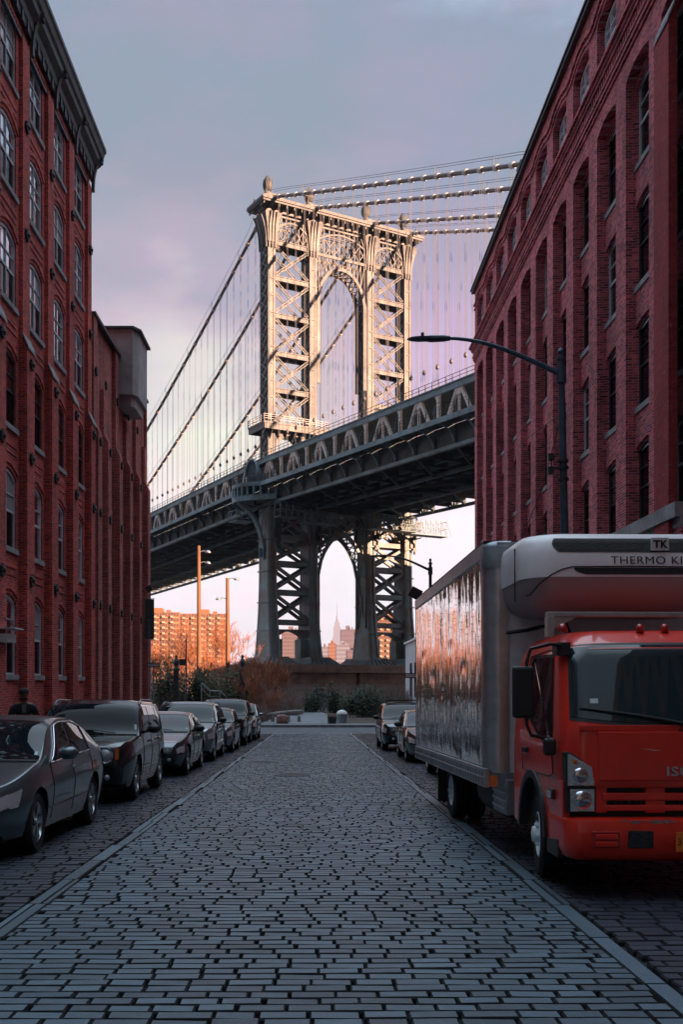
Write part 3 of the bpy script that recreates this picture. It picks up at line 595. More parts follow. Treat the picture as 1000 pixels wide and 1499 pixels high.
# ================= SUSPENSION BRIDGE =================
# local frame: x across the deck (left to right as seen), y along the deck away from the camera, z = world height
BR = thing('suspension_bridge', 'steel suspension bridge with arched lattice tower and truss deck, tower lit by the low sun', 'bridge', (-8.21, 180, 0), math.atan2(.498, .867))
T0 = [0, 8.4, 20.7, 29.1]; CW = 1.5; CD = 3.2
def zd(s): return 36.35 + (.010*s if s < 0 else -.032*s)
tw = thing('tower', None, None); tw.parent = BR
def lat(m, p, q, wv, n, t, th=None):
    """zigzag lattice between two parallel chords: p->q with width vector wv"""
    p, q, wv = Vector(p), Vector(q), Vector(wv)
    for i in range(n):
        a = p + (q-p)*(i/n); b = p + (q-p)*((i+1)/n)
        m.bar(a, b+wv, t, th or t); m.bar(a+wv, b, t, th or t)
for i, x in enumerate(T0):
    c = MB()
    # upper shaft: panelled front face, laced side face
    c.box(x+.10, x+CW-.10, .12, CD-.12, 36, 84.0)
    for (xa, xb, ya, yb) in ((x, x+.42, 0, .5), (x+CW-.42, x+CW, 0, .5), (x, x+.42, CD-.5, CD), (x+CW-.42, x+CW, CD-.5, CD)): c.box(xa, xb, ya, yb, 33, 84)
    for z in range(37, 84, 3): c.box(x-.03, x+CW+.03, -.03, CD+.03, z, z+.16)
    ct = c.build('column', 'steel_tower', tw)
    l_ = MB(); lat(l_, (x-.02, .4, 37), (x-.02, .4, 84), (0, CD-.8, 0), 26, .22, .12); lat(l_, (x+CW+.02, .4, 37), (x+CW+.02, .4, 84), (0, CD-.8, 0), 26, .22, .12)
    l_.build('lacing', 'steel_low', ct)
    # lower shaft, flared in plan towards the base
    c = MB(); rows = []
    for k in range(15):
        z = 6.3 + (35.2-6.3)*k/14; f = max(0, 1-(z-6.3)/16)**2.0; fy = .2 + 1.35*f; fx = .10 + .22*f
        x0, x1, y0, y1 = x-fx, x+CW+fx, -fy, CD+fy
        rows.append([(x0,y0,z),(x0+.45,y0-.18,z),(x0+.45,y0,z),(x1-.45,y0,z),(x1-.45,y0-.18,z),(x1,y0,z),(x1+.12,y0+.4,z),(x1,y0+.9,z),(x1,y1-.9,z),(x1+.12,y1-.4,z),(x1,y1,z),(x0,y1,z),(x0-.12,y1-.4,z),(x0,y1-.9,z),(x0,y0+.9,z),(x0-.12,y0+.4,z)])
    c.grid(rows, closed=True); c.v += rows[0]; c.f.append(tuple(range(len(c.v)-16, len(c.v))))
    for z in (11, 16, 21.5, 27): c.box(x-.3, x+CW+.3, -.5-1.15*max(0, 1-(z-6.3)/16)**2, CD+.5+1.15*max(0, 1-(z-6.3)/16)**2, z, z+.18)
    c.build('lower_column', 'steel_low', tw)
    c = MB(); n = 10
    for (e0, e1, za, zb) in ((2.6, 1.2, 5.0, 6.35),):
        rows = []
        for k in range(7):
            f = k/6; e = e0+(e1-e0)*math.sin(f*PI/2); z = za+(zb-za)*f; rows.append([(x-e,-e-1.4,z),(x+CW+e,-e-1.4,z),(x+CW+e,CD+e+1.4,z),(x-e,CD+e+1.4,z)])
        c.grid(rows, closed=True)
        c.f.append((24,25,26,27))
        for k in range(7):
            xx = x-e0+.3+(CW+2*e0-.6)*k/6; c.bar((xx, -e0-1.4-.05, za+.1), (x+CW/2+(xx-x-CW/2)*.55, -e1-1.3, zb), .16, .25)
    c.build('base_shoe', 'steel_low', tw)
    # capital, saddle and finial
    c = MB(); rows = []
    for k in range(9):
        f = k/8; z = 79.4+5.0*f; e = .85*f**2.2
        rows.append([(x-.1-e,-.1-e*.8,z),(x+CW+.1+e,-.1-e*.8,z),(x+CW+.1+e,CD+.1+e*.8,z),(x-.1-e,CD+.1+e*.8,z)])
    c.grid(rows, closed=True)
    for sgn, xx in ((-1, x-.1), (1, x+CW+.1)):
        for q in range(3):
            yy = .25+q*(CD-.5)/2
            pts = [(xx+sgn*(.12+1.25*(k/6)**2.4), yy, 78.4+6*k/6) for k in range(7)]; c.tube(pts, .13, 5)
    for q in range(3):
        xx = x+.15+q*(CW-.3)/2; c.tube([(xx, -.12-.9*(k/6)**2.4, 78.4+6*k/6) for k in range(7)], .15, 5)
    c.build('capital', 'steel_tower', tw)
    c = MB(); c.box(x-1.1, x+CW+1.1, -1.0, CD+1.0, 86.75, 87.1); c.box(x-.35, x+CW+.35, -.5, CD+.5, 87.1, 87.7)
    c.lathe([(1.05,87.7),(.85,88.1),(.55,88.3),(.5,88.8)], (x+CW/2, CD/2, 0), 10)
    for dx in (-.75, CW+.75):
        c.lathe([(.1,87.1),(.28,87.3),(.3,87.6),(.12,87.8),(.18,88.0),(.02,88.15)], (x+dx, -.6, 0), 7); c.lathe([(.1,87.1),(.28,87.3),(.3,87.6),(.12,87.8),(.18,88.0),(.02,88.15)], (x+dx, CD+.6, 0), 7)
    pe = c.build('saddle_housing', 'steel_tower', tw)
    c = MB(); c.lathe([(.3,88.7),(.62,89.1),(.78,89.6),(.84,90.1),(.78,90.6),(.58,91.1),(.4,91.3),(.34,91.5),(.10,91.65)], (x+CW/2, CD/2, 0), 14)
    for k in range(8):
        t = k*PI/4; c.tube([(x+CW/2+r_*math.cos(t), CD/2+r_*math.sin(t), z) for r_, z in ((.4,88.8),(.76,89.4),(.88,90.1),(.80,90.7),(.45,91.2))], .08, 4)
    c.build('finial', 'steel_tower', tw, smooth=True)
# braced panels between the paired columns
def panel(x0, x1, z0, z1, name='cross_brace', w=.42, m='steel_tower', dbl=True):
    b = MB()
    for yy in (.35, CD-.35):
        for (p, q) in (((x0, yy, z0), (x1, yy, z1)), ((x0, yy, z1), (x1, yy, z0))):
            if dbl:
                for o in (-.27, .27): b.bar((p[0], yy, p[2]+o), (q[0], yy, q[2]+o), .14, .16, up=(0,1,0))
                d = Vector(q)-Vector(p); n = 7
                for k in range(n): 
                    a = Vector(p)+d*(k/n); c_ = Vector(p)+d*((k+1)/n); b.bar(a+Vector((0,0,-.25)), c_+Vector((0,0,.25)), .08, .08, up=(0,1,0)); 
            else: b.bar(p, q, .5, w, up=(0,1,0))
    cx, cz = (x0+x1)/2, (z0+z1)/2
    for yy in (.3, CD-.36): b.prism([(cx-.5, cz), (cx, cz-.5), (cx+.5, cz), (cx, cz+.5)], 'y', yy, yy+.10)
    return b.build(name, m, tw)
hz = [79.6, 73.3, 66.7, 60.0, 53.5, 47.3]
for (a, c_) in ((T0[0]+CW, T0[1]), (T0[2]+CW, T0[3])):
    for z1, z0 in zip(hz[:-1], hz[1:]): panel(a, c_, z0+.5, z1-.5)
    for z in hz[:-1]:
        b = MB()
        for yy in (.15, CD-.55): b.box(a, c_, yy, yy+.4, z-.45, z-.30); b.box(a, c_, yy, yy+.4, z+.30, z+.45); b.box(a, c_, yy+.12, yy+.26, z-.3, z+.3)
        b.box(a, c_, .5, CD-.5, z+.28, z+.36); b.build('strut', 'steel_tower', tw)
    for z1, z0 in ((32.5, 27.6), (27.6, 23.0), (23.0, 17.9), (17.9, 12.6)): panel(a-.1, c_+.1, z0+.4, z1-.4, w=.62, m='steel_low', dbl=False)
    for z in (27.6, 23.0, 17.9, 12.6):
        b = MB(); b.box(a-.1, c_+.1, .1, CD-.1, z-.42, z+.42); b.build('strut', 'steel_low', tw)
    b = MB(); xm, h_ = (a+c_)/2, (c_-a)/2; lo = [(xm+h_*(2*k/8-1)*.98, 9.6+1.5*(1-(2*k/8-1)**2)) for k in range(9)]; b.band(lo, [(p, 11.3+.0*q) for p, q in lo], 'y', .2, CD-.2)
    for xx, sg in ((a, 1), (c_, -1)): b.box(min(xx, xx+sg*1.6), max(xx, xx+sg*1.6), .5, CD-.5, 6.4, 9.6)
    b.build('portal_frame', 'steel_low', tw)
# frieze, cornice
b = MB(); xa, xb = T0[0]-1.5, T0[3]+CW+1.5
b.box(xa-.2, xb+.2, -1.5, CD+1.5, 85.7, 86.05); b.box(xa-.35, xb+.35, -1.7, CD+1.7, 86.05, 86.3); b.box(xa-.3, xb+.3, -1.6, CD+1.6, 86.3, 86.6); b.box(xa+.6, xb-.6, .3, CD-.3, 84.9, 85.7)
k = xa
while k < xb: b.box(k, k+.14, -1.35, .3, 85.2, 85.7); b.box(k, k+.14, CD-.3, CD+1.35, 85.2, 85.7); k += 1.5
b.build('cornice', 'steel_tower', tw)
for (a, c_) in ((T0[0]+CW, T0[1]), (T0[2]+CW, T0[3])):
    b = MB(); xm, h_ = (a+c_)/2, (c_-a)/2
    for yy in (.1, CD-.3):
        lat(b, (a, yy+.1, 80.1), (c_, yy+.1, 80.1), (0, 0, 2.1), 5, .2, .14); b.box(a, c_, yy, yy+.2, 84.1, 84.4); 
        lo = [(xm+h_*(2*k/10-1), 81.4+1.9*(1-(2*k/10-1)**2)) for k in range(11)]; b.band(lo, [(p, q+.35) for p, q in lo], 'y', yy, yy+.24)
        for k in range(8): xx = a+h_*2*(k+.5)/8; b.box(xx-.08, xx+.08, yy+.05, yy+.15, 80, 84)
    b.build('frieze_lattice', 'steel_tower', tw)
a, c_ = T0[1]+CW, T0[2]; xm, h_ = (a+c_)/2, (c_-a)/2
b = MB()
for yy in (.1, CD-.3):
    for z0_, z1_ in ((79.0, 79.5), (84.1, 84.4)): b.box(a, c_, yy, yy+.25, z0_, z1_)
    lat(b, (a, yy+.12, 79.5), (c_, yy+.12, 79.5), (0,0,2.6), 6, .2, .14)
    lo = [(xm+h_*(2*k/12-1), 81.5+1.9*(1-(2*k/12-1)**2)) for k in range(13)]; b.band(lo, [(p, q+.3) for p, q in lo], 'y', yy, yy+.24)
    for k in range(10): xx = a+h_*2*(k+.5)/10; b.box(xx-.08, xx+.08, yy+.05, yy+.2, 79, 84)
b.build('frieze_lattice', 'steel_tower', tw)
def arch_part(name, z_spring, rise, zleg, m, w, ya, yb, pointed=0, ins=.1):
    b = MB(); n = 18; R0 = h_-ins
    def rib(rr, rs): return [(xm-rr, zleg)] + [(xm-rr*math.cos(PI*k/n), z_spring+rs*(math.sin(PI*k/n)**(1-pointed*.15))+pointed*.0) for k in range(n+1)] + [(xm+rr, zleg)]
    for yy0, yy1 in ((ya, ya+.35), (yb-.35, yb)): b.band(rib(R0-w, rise-w), rib(R0, rise), 'y', yy0, yy1)
    mid = rib(R0-w*.5, rise-w*.5)
    for p, q in zip(mid[:-1], mid[1:]): 
        b.bar((p[0], ya+.2, p[1]), (q[0], yb-.2, q[1]), .16); b.bar((p[0], yb-.2, p[1]), (q[0], ya+.2, q[1]), .16)
    return b.build(name, m, tw)
arch_part('upper_arch', 70.5, 7.2, 56, 'steel_tower', .62, .1, CD-.1)
b = MB()   # spandrel bars above the upper arch
for sg in (-1, 1):
    for k in range(5):
        t = .10+.17*k; xx = xm+sg*h_*(1-t*.9); zz = 70.5+6.9*math.sqrt(max(0, 1-((1-t*.9))**2)); 
        for yy in (.25, CD-.25): b.bar((xx, yy, zz), (xx, yy, 79), .16); b.bar((xx, yy, 79), (xm+sg*h_*(1-(t+.17)*.9), yy, 70.5+6.9*math.sqrt(max(0, 1-(1-(t+.17)*.9)**2))), .16)
b.build('arch_spandrel', 'steel_tower', tw)
b = MB(); n = 16     # lower arch, slightly pointed
def low(o): 
    L = [(xm-(h_-.1-o*.5), 12)]
    for k in range(n+1):
        t = k/n; u = 1-2*t; zz = 21.2+(8.3-o)*(1-abs(u)**1.6)**.62; L.append((xm-u*(h_-.1-o*.5), zz))
    return L + [(xm+(h_-.1-o*.5), 12)]
for ya, yb in ((-.1, .35), (CD-.35, CD+.1)): b.band(low(.9), low(0), 'y', ya, yb)
mid = low(.45)
for p, q in zip(mid[:-1], mid[1:]): b.bar((p[0], .3, p[1]), (q[0], CD-.3, q[1]), .18); b.bar((p[0], CD-.3, p[1]), (q[0], .3, q[1]), .18)
b.build('lower_arch', 'steel_low', tw)
b = MB()
for yy in (.2, CD-.3):
    for k in range(6):
        xx = a+(c_-a)*(k+.5)/6; zz = 21.2+8.3*(1-abs((xx-xm)/h_)**1.6)**.62; b.bar((xx, yy, zz), (xx, yy, 32.5), .2)
    lat(b, (a, yy, 30.2), (c_, yy, 30.2), (0, 0, 2.2), 5, .24)
b.box(a, c_, .1, CD-.1, 32.2, 33.0); b.build('arch_spandrel', 'steel_low', tw)
b = MB(); b.box(T0[0]-.5, T0[3]+CW+.5, -.2, CD+.2, 32.6, 33.4); b.build('portal_beam', 'steel_dark', tw)
# maintenance platform round the pair of columns and the bracket arch under it
for (a0, a1) in ((T0[0]-1.6, T0[1]+CW+1.4), (T0[2]-1.4, T0[3]+CW+1.6)):
    b = MB(); b.box(a0, a1, -1.6, CD+1.6, 47.0, 47.35); b.box(a0+.1, a1-.1, -1.5, -1.2, 46.1, 47.0); b.box(a0+.1, a1-.1, CD+1.2, CD+1.5, 46.1, 47.0); b.box(a0+.1, a0+.4, -1.5, CD+1.5, 46.1, 47)
    pf = b.build('platform', 'steel_tower', tw)
    b = MB()
    for (p, q) in (((a0,-1.6),(a1,-1.6)),((a0,CD+1.6),(a1,CD+1.6)),((a0,-1.6),(a0,CD+1.6)),((a1,-1.6),(a1,CD+1.6))):
        for z in (47.8, 48.2, 48.55): b.bar((*p, z), (*q, z), .07)
        n = int((Vector(q)-Vector(p)).length/1.2)
        for k in range(n+1): x_, y_ = Vector(p).lerp(Vector(q), k/n); b.bar((x_, y_, 47.3), (x_, y_, 48.6), .10)
    b.build('railing', 'steel_truss', pf)
    b = MB(); xm2, h2 = ((a0+a1)/2, 3.4)
    lo = [(xm2+h2*(2*k/10-1), 43.2+2.6*(1-(2*k/10-1)**2)) for k in range(11)]
    for yy in (-.1, CD-.2): b.band(lo, [(p, 46.1) for p, q in lo], 'y', yy, yy+.3)
    b.build('platform_arch', 'steel_tower', tw)
    b = MB()
    for q in range(9): xx = a0+.4+(a1-a0-.8)*q/8; b.prism([(-1.3, 46.2), (0, 44.6), (0, 46.2)], 'x', xx-.06, xx+.06)
    b.build('platform_bracket', 'steel_tower', tw)
# ---- deck ----
dk = thing('deck', None, None); dk.parent = BR
S0, S1, ST = -135, 160, 4.5
def strip(m, x0, x1, za, zb, s0=S0, s1=S1):
    for p, q in ((s0, min(s1, 0)), (max(0, s0), s1)):
        if q <= p: continue
        m.add([(x0,p,zd(p)+za),(x1,p,zd(p)+za),(x1,p,zd(p)+zb),(x0,p,zd(p)+zb),(x0,q,zd(q)+za),(x1,q,zd(q)+za),(x1,q,zd(q)+zb),(x0,q,zd(q)+zb)], [(0,1,2,3),(7,6,5,4),(0,4,5,1),(1,5,6,2),(2,6,7,3),(3,7,4,0)])
XN, XFR = -3.2, 32.3
m = MB(); strip(m, XN, XN+.25, -.75, -.05); strip(m, XFR-.25, XFR, -.75, -.05); m.build('edge_beam', 'steel_bridge', dk)
m = MB(); strip(m, XN+.26, -.3, -.35, -.12); strip(m, 29.4, XFR-.26, -.35, -.12); m.build('walkway_slab', 'steel_dark', dk)
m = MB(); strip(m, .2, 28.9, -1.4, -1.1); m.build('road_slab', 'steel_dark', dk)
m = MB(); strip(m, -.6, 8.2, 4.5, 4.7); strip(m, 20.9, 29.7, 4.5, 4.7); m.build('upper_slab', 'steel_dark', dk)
m = MB(); strip(m, -.7, -.1, -3.55, -3.05); strip(m, 29.2, 29.8, -3.55, -3.05); m.build('lower_chord', 'steel_bridge', dk)
m = MB(); strip(m, -.25, -.15, -3.1, -.36); m.build('web_plate', 'steel_dark', dk)
m = MB(); strip(m, -.9, -.5, 4.0, 4.95); strip(m, -1.05, -.9, 4.8, 4.95); strip(m, 29.6, 30.0, 4.0, 4.95); m.build('upper_chord', 'steel_bridge', dk)
m = MB()
for xx in (6.2, 8.6, 14.5, 20.5, 23, 27): strip(m, xx-.2, xx+.2, -2.7, -1.42)
strip(m, 9.3, 9.7, -3.6, -3.1); strip(m, 19.3, 19.7, -3.6, -3.1); m.build('stringers', 'steel_bridge', dk)
m = MB(); s = S0; k = 0
while s < S1:
    if abs(s) > 2: m.box(-.5, 29.5, s-.12, s+.12, zd(s)-3.05, zd(s)-1.42)
    z = zd(s)-3.3
    if k % 2 == 0: m.bar((-.4, s, z), (9.5, s+ST*2, z), .28); m.bar((9.5, s+ST*2, z), (19.5, s, z), .28); m.bar((19.5, s, z), (29.5, s+ST*2, z), .28)
    s += ST; k += 1
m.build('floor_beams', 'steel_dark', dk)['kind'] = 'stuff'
s = S0+.2; k = 0; ribs = []
frames = []
while s < 75:
    if abs(s) > 2.5:
        m = MB(); z = zd(s)
        pts = [(XN+.2, z-.75)] + [(XN+.2+2.5*math.sin(R(q)), z-.75-2.4*(1-math.cos(R(q)))) for q in (20,40,60,80,90)]
        up = [(p, z-.36) for p, q in pts]; m.band(pts, up, 'y', s-.05, s+.05); 
        for (p, q) in zip(pts[:-1], pts[1:]): m.bar((p[0], s, p[1]), (q[0], s, q[1]), .30, .12)
        m.build('walkway_bracket', 'steel_bridge', dk)
    s += ST
# near truss: A-shaped web members and verticals
s = -135; k = 0
while s < 80:
    m = MB(); z = zd(s)
    if k % 2 == 0:
        for sg in (-1, 1): m.bar((-.55, s+sg*.45, z+4.0), (-.55, s+sg*2.9, z-.3), .42, .42)
        m.bar((-.55, s, z+3.9), (-.55, s, z-.3), .3, .3); m.prism([(s-.8, z+4.0), (s+.8, z+4.0), (s+1.1, z+3.2), (s-1.1, z+3.2)], 'x', -.72, -.66); m.box(-.75, -.4, s-1.0, s+1.0, z+.3, z+.55)
        m.build('truss_a_frame', 'steel_truss', dk)
    else:
        m.bar((-.55, s, z+4.0), (-.55, s, z-.3), .42, .45); m.prism([(s-.75, z+4.0), (s+.75, z+4.0), (s+.2, z+3.2), (s-.2, z+3.2)], 'x', -.7, -.64)
        m.build('truss_post', 'steel_truss', dk)
    s += 4.45; k += 1
m = MB(); s = -135; k = 0
while s < 80:
    z = zd(s)
    if k % 2 == 0:
        for sg in (-1, 1): m.bar((29.5, s+sg*.4, z+4.0), (29.5, s+sg*3.8, z-3.1), .35)
    else: m.bar((29.5, s, z+4.0), (29.5, s, z-3.1), .35)
    s += 4.45; k += 1
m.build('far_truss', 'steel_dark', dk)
m = MB()
for xx in (XN+.12, XFR-.12):
    s = S0
    while s < 80: m.bar((xx, s, zd(s)-.1), (xx, s, zd(s)+1.35), .09); s += 1.5
    for h in (.6, 1.0, 1.4): strip(m, xx-.02, xx+.02, h-.015, h+.015, S0, 80)
for xx in (-.95,):
    s = S0
    while s < 80: m.bar((xx, s, zd(s)+4.9), (xx, s, zd(s)+5.9), .08); s += 1.5
    for h in (5.4, 5.9): strip(m, xx-.03, xx+.03, h-.03, h+.03, S0, 80)
m.build('railings', 'steel_dark', dk)['kind'] = 'stuff'
s = S0+1
while s < 75:
    m = MB(); z = zd(s); m.bar((XN+.12, s, z-.1), (XN+.12, s, z+1.5), .16); m.tube([(XN+.12, s, z+1.4), (XN+.3, s, z+2.0), (XN+.9, s, z+2.25)], .05, 4); s += 4.5; m.build('railing_post', 'steel_dark', dk)
# walkway bulge, bracket arch and hood at the near column
m = MB(); n = 14; xs = [(-1.2-4.6*math.sin(PI*(k/n)), -5.2+13.6*(k/n)) for k in range(n+1)]
def ring(o, za, zb):
    pi = [(-1.2-(4.6-o)*math.sin(PI*(k/n)), -5.2+o*.6+(13.6-o*1.2)*(k/n)) for k in range(n+1)]
    po = [(-1.2-(4.6)*math.sin(PI*(k/n)), -5.2+(13.6)*(k/n)) for k in range(n+1)]
    m.band(pi, po, 'z', za, zb)
ring(.35, 35.55, 36.3); ring(4.4, 35.55, 35.75); ring(.3, 33.2, 34.1); ring(4.4, 34.0, 34.15)
bal = m.build('tower_balcony', 'steel_bridge', BR)
m = MB()
for k in range(n+1):
    x_, y_ = xs[k]; m.bar((x_+.12, y_, 34.0), (x_+.12, y_, 35.6), .28)
m.build('baluster', 'steel_bridge', bal)
m = MB()
for h in (36.8, 37.15, 37.6):
    for p, q in zip(xs[:-1], xs[1:]): m.bar((p[0]+.1, p[1], h), (q[0]+.1, q[1], h), .07)
for k in range(n*2+1):
    t = k/(2*n); x_, y_ = -1.2-4.6*math.sin(PI*t)+.1, -5.2+13.6*t; m.bar((x_, y_, 36.3), (x_, y_, 37.65), .08)
m.build('railing', 'steel_dark', bal)
m = MB()
for yy in (1.4,):
    pts = [(-5.3+4.9*math.sin(R(q)), 33.2-9.0*(1-math.cos(R(q)))) for q in range(0, 91, 10)]
    m.band([(p+.0, q-.6 if p > -4.9 else q) for p, q in pts], pts, 'y', yy-.6, yy+.6)
    for p, q in pts[1:-1:2]: m.bar((p, yy, q), (-.2, yy, 33.0), .14)
    for (p, q) in zip(pts[:-1], pts[1:]): m.bar((p[0]+.1, yy, p[1]-.2), (q[0]+.1, yy, q[1]-.2), 1.5, .14)
m.build('balcony_bracket', 'steel_bridge', bal)
m = MB(); rows = []
for k in range(7):
    a_ = R(90*k/6); rr = 1.75*math.cos(a_); rows.append([(-2.4-.2*k/6 + rr*.0 - 1.75*math.sin(a_)*.0 + (-1.3*math.cos(a_) if False else 0) + (1.6*(k/6)), 1.6+ (2.4*math.cos(a_*.8))*math.cos(PI*j/12), 38.4+2.6*math.cos(a_*.75)*math.sin(PI*j/12)) for j in range(13)])
m.grid(rows); m.tube([( -2.45, 1.6+2.4*math.cos(PI*j/12), 38.4+2.6*math.sin(PI*j/12)) for j in range(13)], .22, 6)
m.box(-2.4, -.4, -.45, -.15, 36.4, 38.4); m.box(-2.4, -.4, 3.35, 3.65, 36.4, 38.4)
m.build('arched_hood', 'steel_bridge', bal, smooth=True, angle=40)
# hanging maintenance cradles under the deck
for (x0, x1, y0, y1, z0, z1) in ((-1.0, 3.5, -6.5, -4.2, 30.2, 32.4), (3.0, 9, -8, -5.5, 29.3, 31.2), (-3.2, 0, 6, 9.5, 31, 32.8), (18, 27.6, -6, -3.5, 29.6, 32.2), (27.6, 36.5, -4, -1.5, 29.6, 32.4), (30, 35, 2.5, 4.5, 30.0, 33)):
    m = MB()
    for z in (z0, (z0+z1)/2, z1):
        for p, q in (((x0,y0),(x1,y0)),((x0,y1),(x1,y1)),((x0,y0),(x0,y1)),((x1,y0),(x1,y1))): m.bar((*p, z), (*q, z), .08)
    k = x0
    while k <= x1: m.bar((k, y0, z0), (k, y0, z1), .10); m.bar((k, y1, z0), (k, y1, z1), .10); m.bar((k, y0, z1), (k+1.2, y0, z0), .08); k += 1.2
    m.box(x0, x1, y0, y1, z0-.1, z0)
    m.build('inspection_cradle', 'steel_bridge', dk)
for i, x in enumerate(T0):
    for sg, xx in ((-1, x-.3), (1, x+CW+.3)):
        if i == 0 and sg < 0: continue
        m = MB()
        pts = [(xx+sg*2.2*(1-math.cos(R(q))), 27.2+5.2*math.sin(R(q))) for q in range(0, 91, 15)]
        for yy in (-.5, CD+.1): m.band([(p-sg*0, q) for p, q in pts], [(p-sg*.75 if k_ < 5 else p, q+.25) for k_, (p, q) in enumerate(pts)], 'y', yy, yy+.4)
        m.box(min(xx, xx+sg*.2), max(xx, xx+sg*.2), -.9, -.4, 26.2, 30.6); 
        for zq in (27.0, 28.6): m.lathe([(.42, -1.02), (.42, -.88), (.2, -.88)], (xx-sg*.1, 0, zq), 8, 'y')
        m.build('column_bracket', 'steel_tower', tw)
# ---- cables ----
def zc(s): return 87.2 - .50*s + .00085*s*s if s > 0 else 87.2 + .362*s + .00018*s*s
cbx = [T0[0]+.75, T0[1]+.75, T0[2]+.75, T0[3]+.75]; hang = []
for i, x in enumerate(cbx):
    m = MB(); m.tube([(x, s, zc(s)) for s in range(-150, 231, 6)] if False else [(x, s, zc(s)) for s in list(range(-150, 0, 5))+[0, 1.6, 3.2]+list(range(8, 231, 6))], .30, 8)
    cb = m.build('main_cable', 'cable', BR, smooth=True)
    m = MB(); s = -146
    while s < 100:
        if abs(s-1.6) > 4:
            m.tube([(x, s-.32, zc(s-.32)), (x, s+.32, zc(s+.32))], .39, 8); hang.append((i, x, s))
        s += 3.05
    m.build('cable_bands', 'steel_truss', cb)['kind'] = 'stuff'
    m = MB(); 
    for dx in (-.45, .45): m.tube([(x+dx, s, zc(s)+1.3) for s in range(-150, 0, 6)] + [(x+dx, 0, 88.3)], .035, 3); m.tube([(x+dx, 3, 88.3)] + [(x+dx, s, zc(s)+1.2) for s in range(9, 100, 6)], .035, 3)
    s = -146
    while s < 96:
        if abs(s) > 3: m.bar((x-.45, s, zc(s)+.2), (x-.45, s, zc(s)+1.4), .07); m.bar((x+.45, s, zc(s)+.2), (x+.45, s, zc(s)+1.4), .07)
        s += 12.2
    m.build('hand_ropes', 'rope', cb)
hang.sort(key=lambda h: (h[0], abs(h[2])))
vis = [h for h in hang if -62 < h[2] < 56]
def rope(m, i, x, s):
    zb = zd(s)+(5.0 if i in (0, 3) else -1)
    for ds in (-.18, .18): m.bar((x, s+ds, zc(s)), (x, s+ds, zb), .036)
    if abs(s) < 90: m.lathe([(.04, zb+3.1), (.26, zb+3.3), (.26, zb+3.6), (.04, zb+3.9)], (x, s, 0), 6)
for h in vis[:99]: m = MB(); rope(m, *h); m.build('suspender', 'rope', BR)
m = MB()
for h in [h for h in hang if h not in vis[:99]]: rope(m, *h)
m.build('suspenders', 'rope', BR)['kind'] = 'stuff'
# masonry pier
m = MB()
m.box(-7.5, 8.4+CW+6, -6.2, CD+6.2, 3.6, 4.98); m.box(-6.6, 8.4+CW+5, -5.4, CD+5.4, -1.6, 3.6); m.box(20.7-6, 29.1+CW+7.5, -6.2, CD+6.2, 3.6, 4.98); m.box(20.7-5, 29.1+CW+6.6, -5.4, CD+5.4, -1.6, 3.6)
m.box(-8, 38, -7, CD+7, -1.7, .4); m.box(14.2, 15.6, -4, CD+4, -1.6, 3.0)
for z in (0.9, 1.8, 2.7): m.box(-6.66, 14.96, -5.46, -5.3, z, z+.06); m.box(15.64, 37.26, -5.46, -5.3, z, z+.06)
m.build('masonry_pier', 'granite', BR)

# ================= FAR SKYLINE =================
def block(name, lab, cat, px0, px1, pytop, Y, depth, m, floors, colsn, group=None, rz=0, balc=False, roofbox=True):
    x0, x1 = (px0-461)*Y/1500, (px1-461)*Y/1500; zt = 1.6+(1001-pytop)*Y/1500; w = x1-x0
    t = thing(name, lab, 'building', ((x0+x1)/2, Y, -1.5), rz, group); h = zt+1.5
    MB().box(-w/2, w/2, 0, depth, 0, h).build('wall', m, t)
    tr = MB(); wn = MB(); fh = h/floors; cw = w/colsn
    for k in range(floors):
        if balc: tr.box(-w/2-.0, w/2, -.25, -.01, k*fh, k*fh+.28*fh*.4)
        for j in range(colsn):
            xx = -w/2+cw*j
            if (j % 3 == 1) and balc: tr.box(xx+.05*cw, xx+.95*cw, -1.3, -.26, k*fh+.02, k*fh+.36*fh); wn.box(xx+.1*cw, xx+.9*cw, -.06, -.005, k*fh+.37*fh, k*fh+.92*fh)
            else: wn.box(xx+.25*cw, xx+.75*cw, -.06, -.005, k*fh+.35*fh, k*fh+.82*fh)
    if tr.f: tr.build('balconies', 'skyline_trim', t)['kind'] = 'stuff'
    wn.build('windows', 'skyline_window', t)['kind'] = 'stuff'
    if roofbox: r_ = MB(); r_.box(-w*.15, w*.1, depth*.3, depth*.7, h, h+fh*.9); r_.box(w*.2, w*.28, depth*.2, depth*.5, h, h+fh*.5); r_.build('roof_box', m, t)
    return t
block('apartment_block', 'wide orange apartment slab with white balconies left of the taller utility pole', 'building', 196, 262, 896, 560, 18, 'skyline_warm', 14, 16, balc=True)
block('apartment_block', 'orange apartment slab with balcony stacks directly behind the taller utility pole', 'building', 263, 331, 898, 563, 18, 'skyline_warm', 14, 16, balc=True)
block('apartment_block', 'dull rose apartment tower seen through the left pair of bridge legs', 'building', 412, 440, 921, 620, 18, 'skyline_rose', 16, 7)
block('apartment_block', 'orange balconied apartment tower seen through the right pair of bridge legs', 'building', 553, 578, 899, 600, 18, 'skyline_warm', 14, 8, balc=True)
block('city_building', 'grid-windowed flat slab just right of the spired skyscraper', 'building', 499, 522, 921, 2300, 60, 'skyline_rose', 12, 9)
block('city_building', 'stepped warm tower in front of the spired skyscraper', 'building', 481, 492, 941, 1500, 40, 'skyline_warm', 12, 5)
block('city_building', 'pale low block at the left foot of the skyline under the arch', 'building', 470, 481, 946, 1700, 40, 'skyline_pale', 10, 6)
block('city_building', 'pale broad block at the right foot of the skyline under the arch', 'building', 492, 512, 943, 1400, 40, 'skyline_pale', 10, 8)
block('city_building', 'small rose block under the right curve of the arch', 'building', 508, 524, 951, 1100, 30, 'skyline_rose', 7, 6)
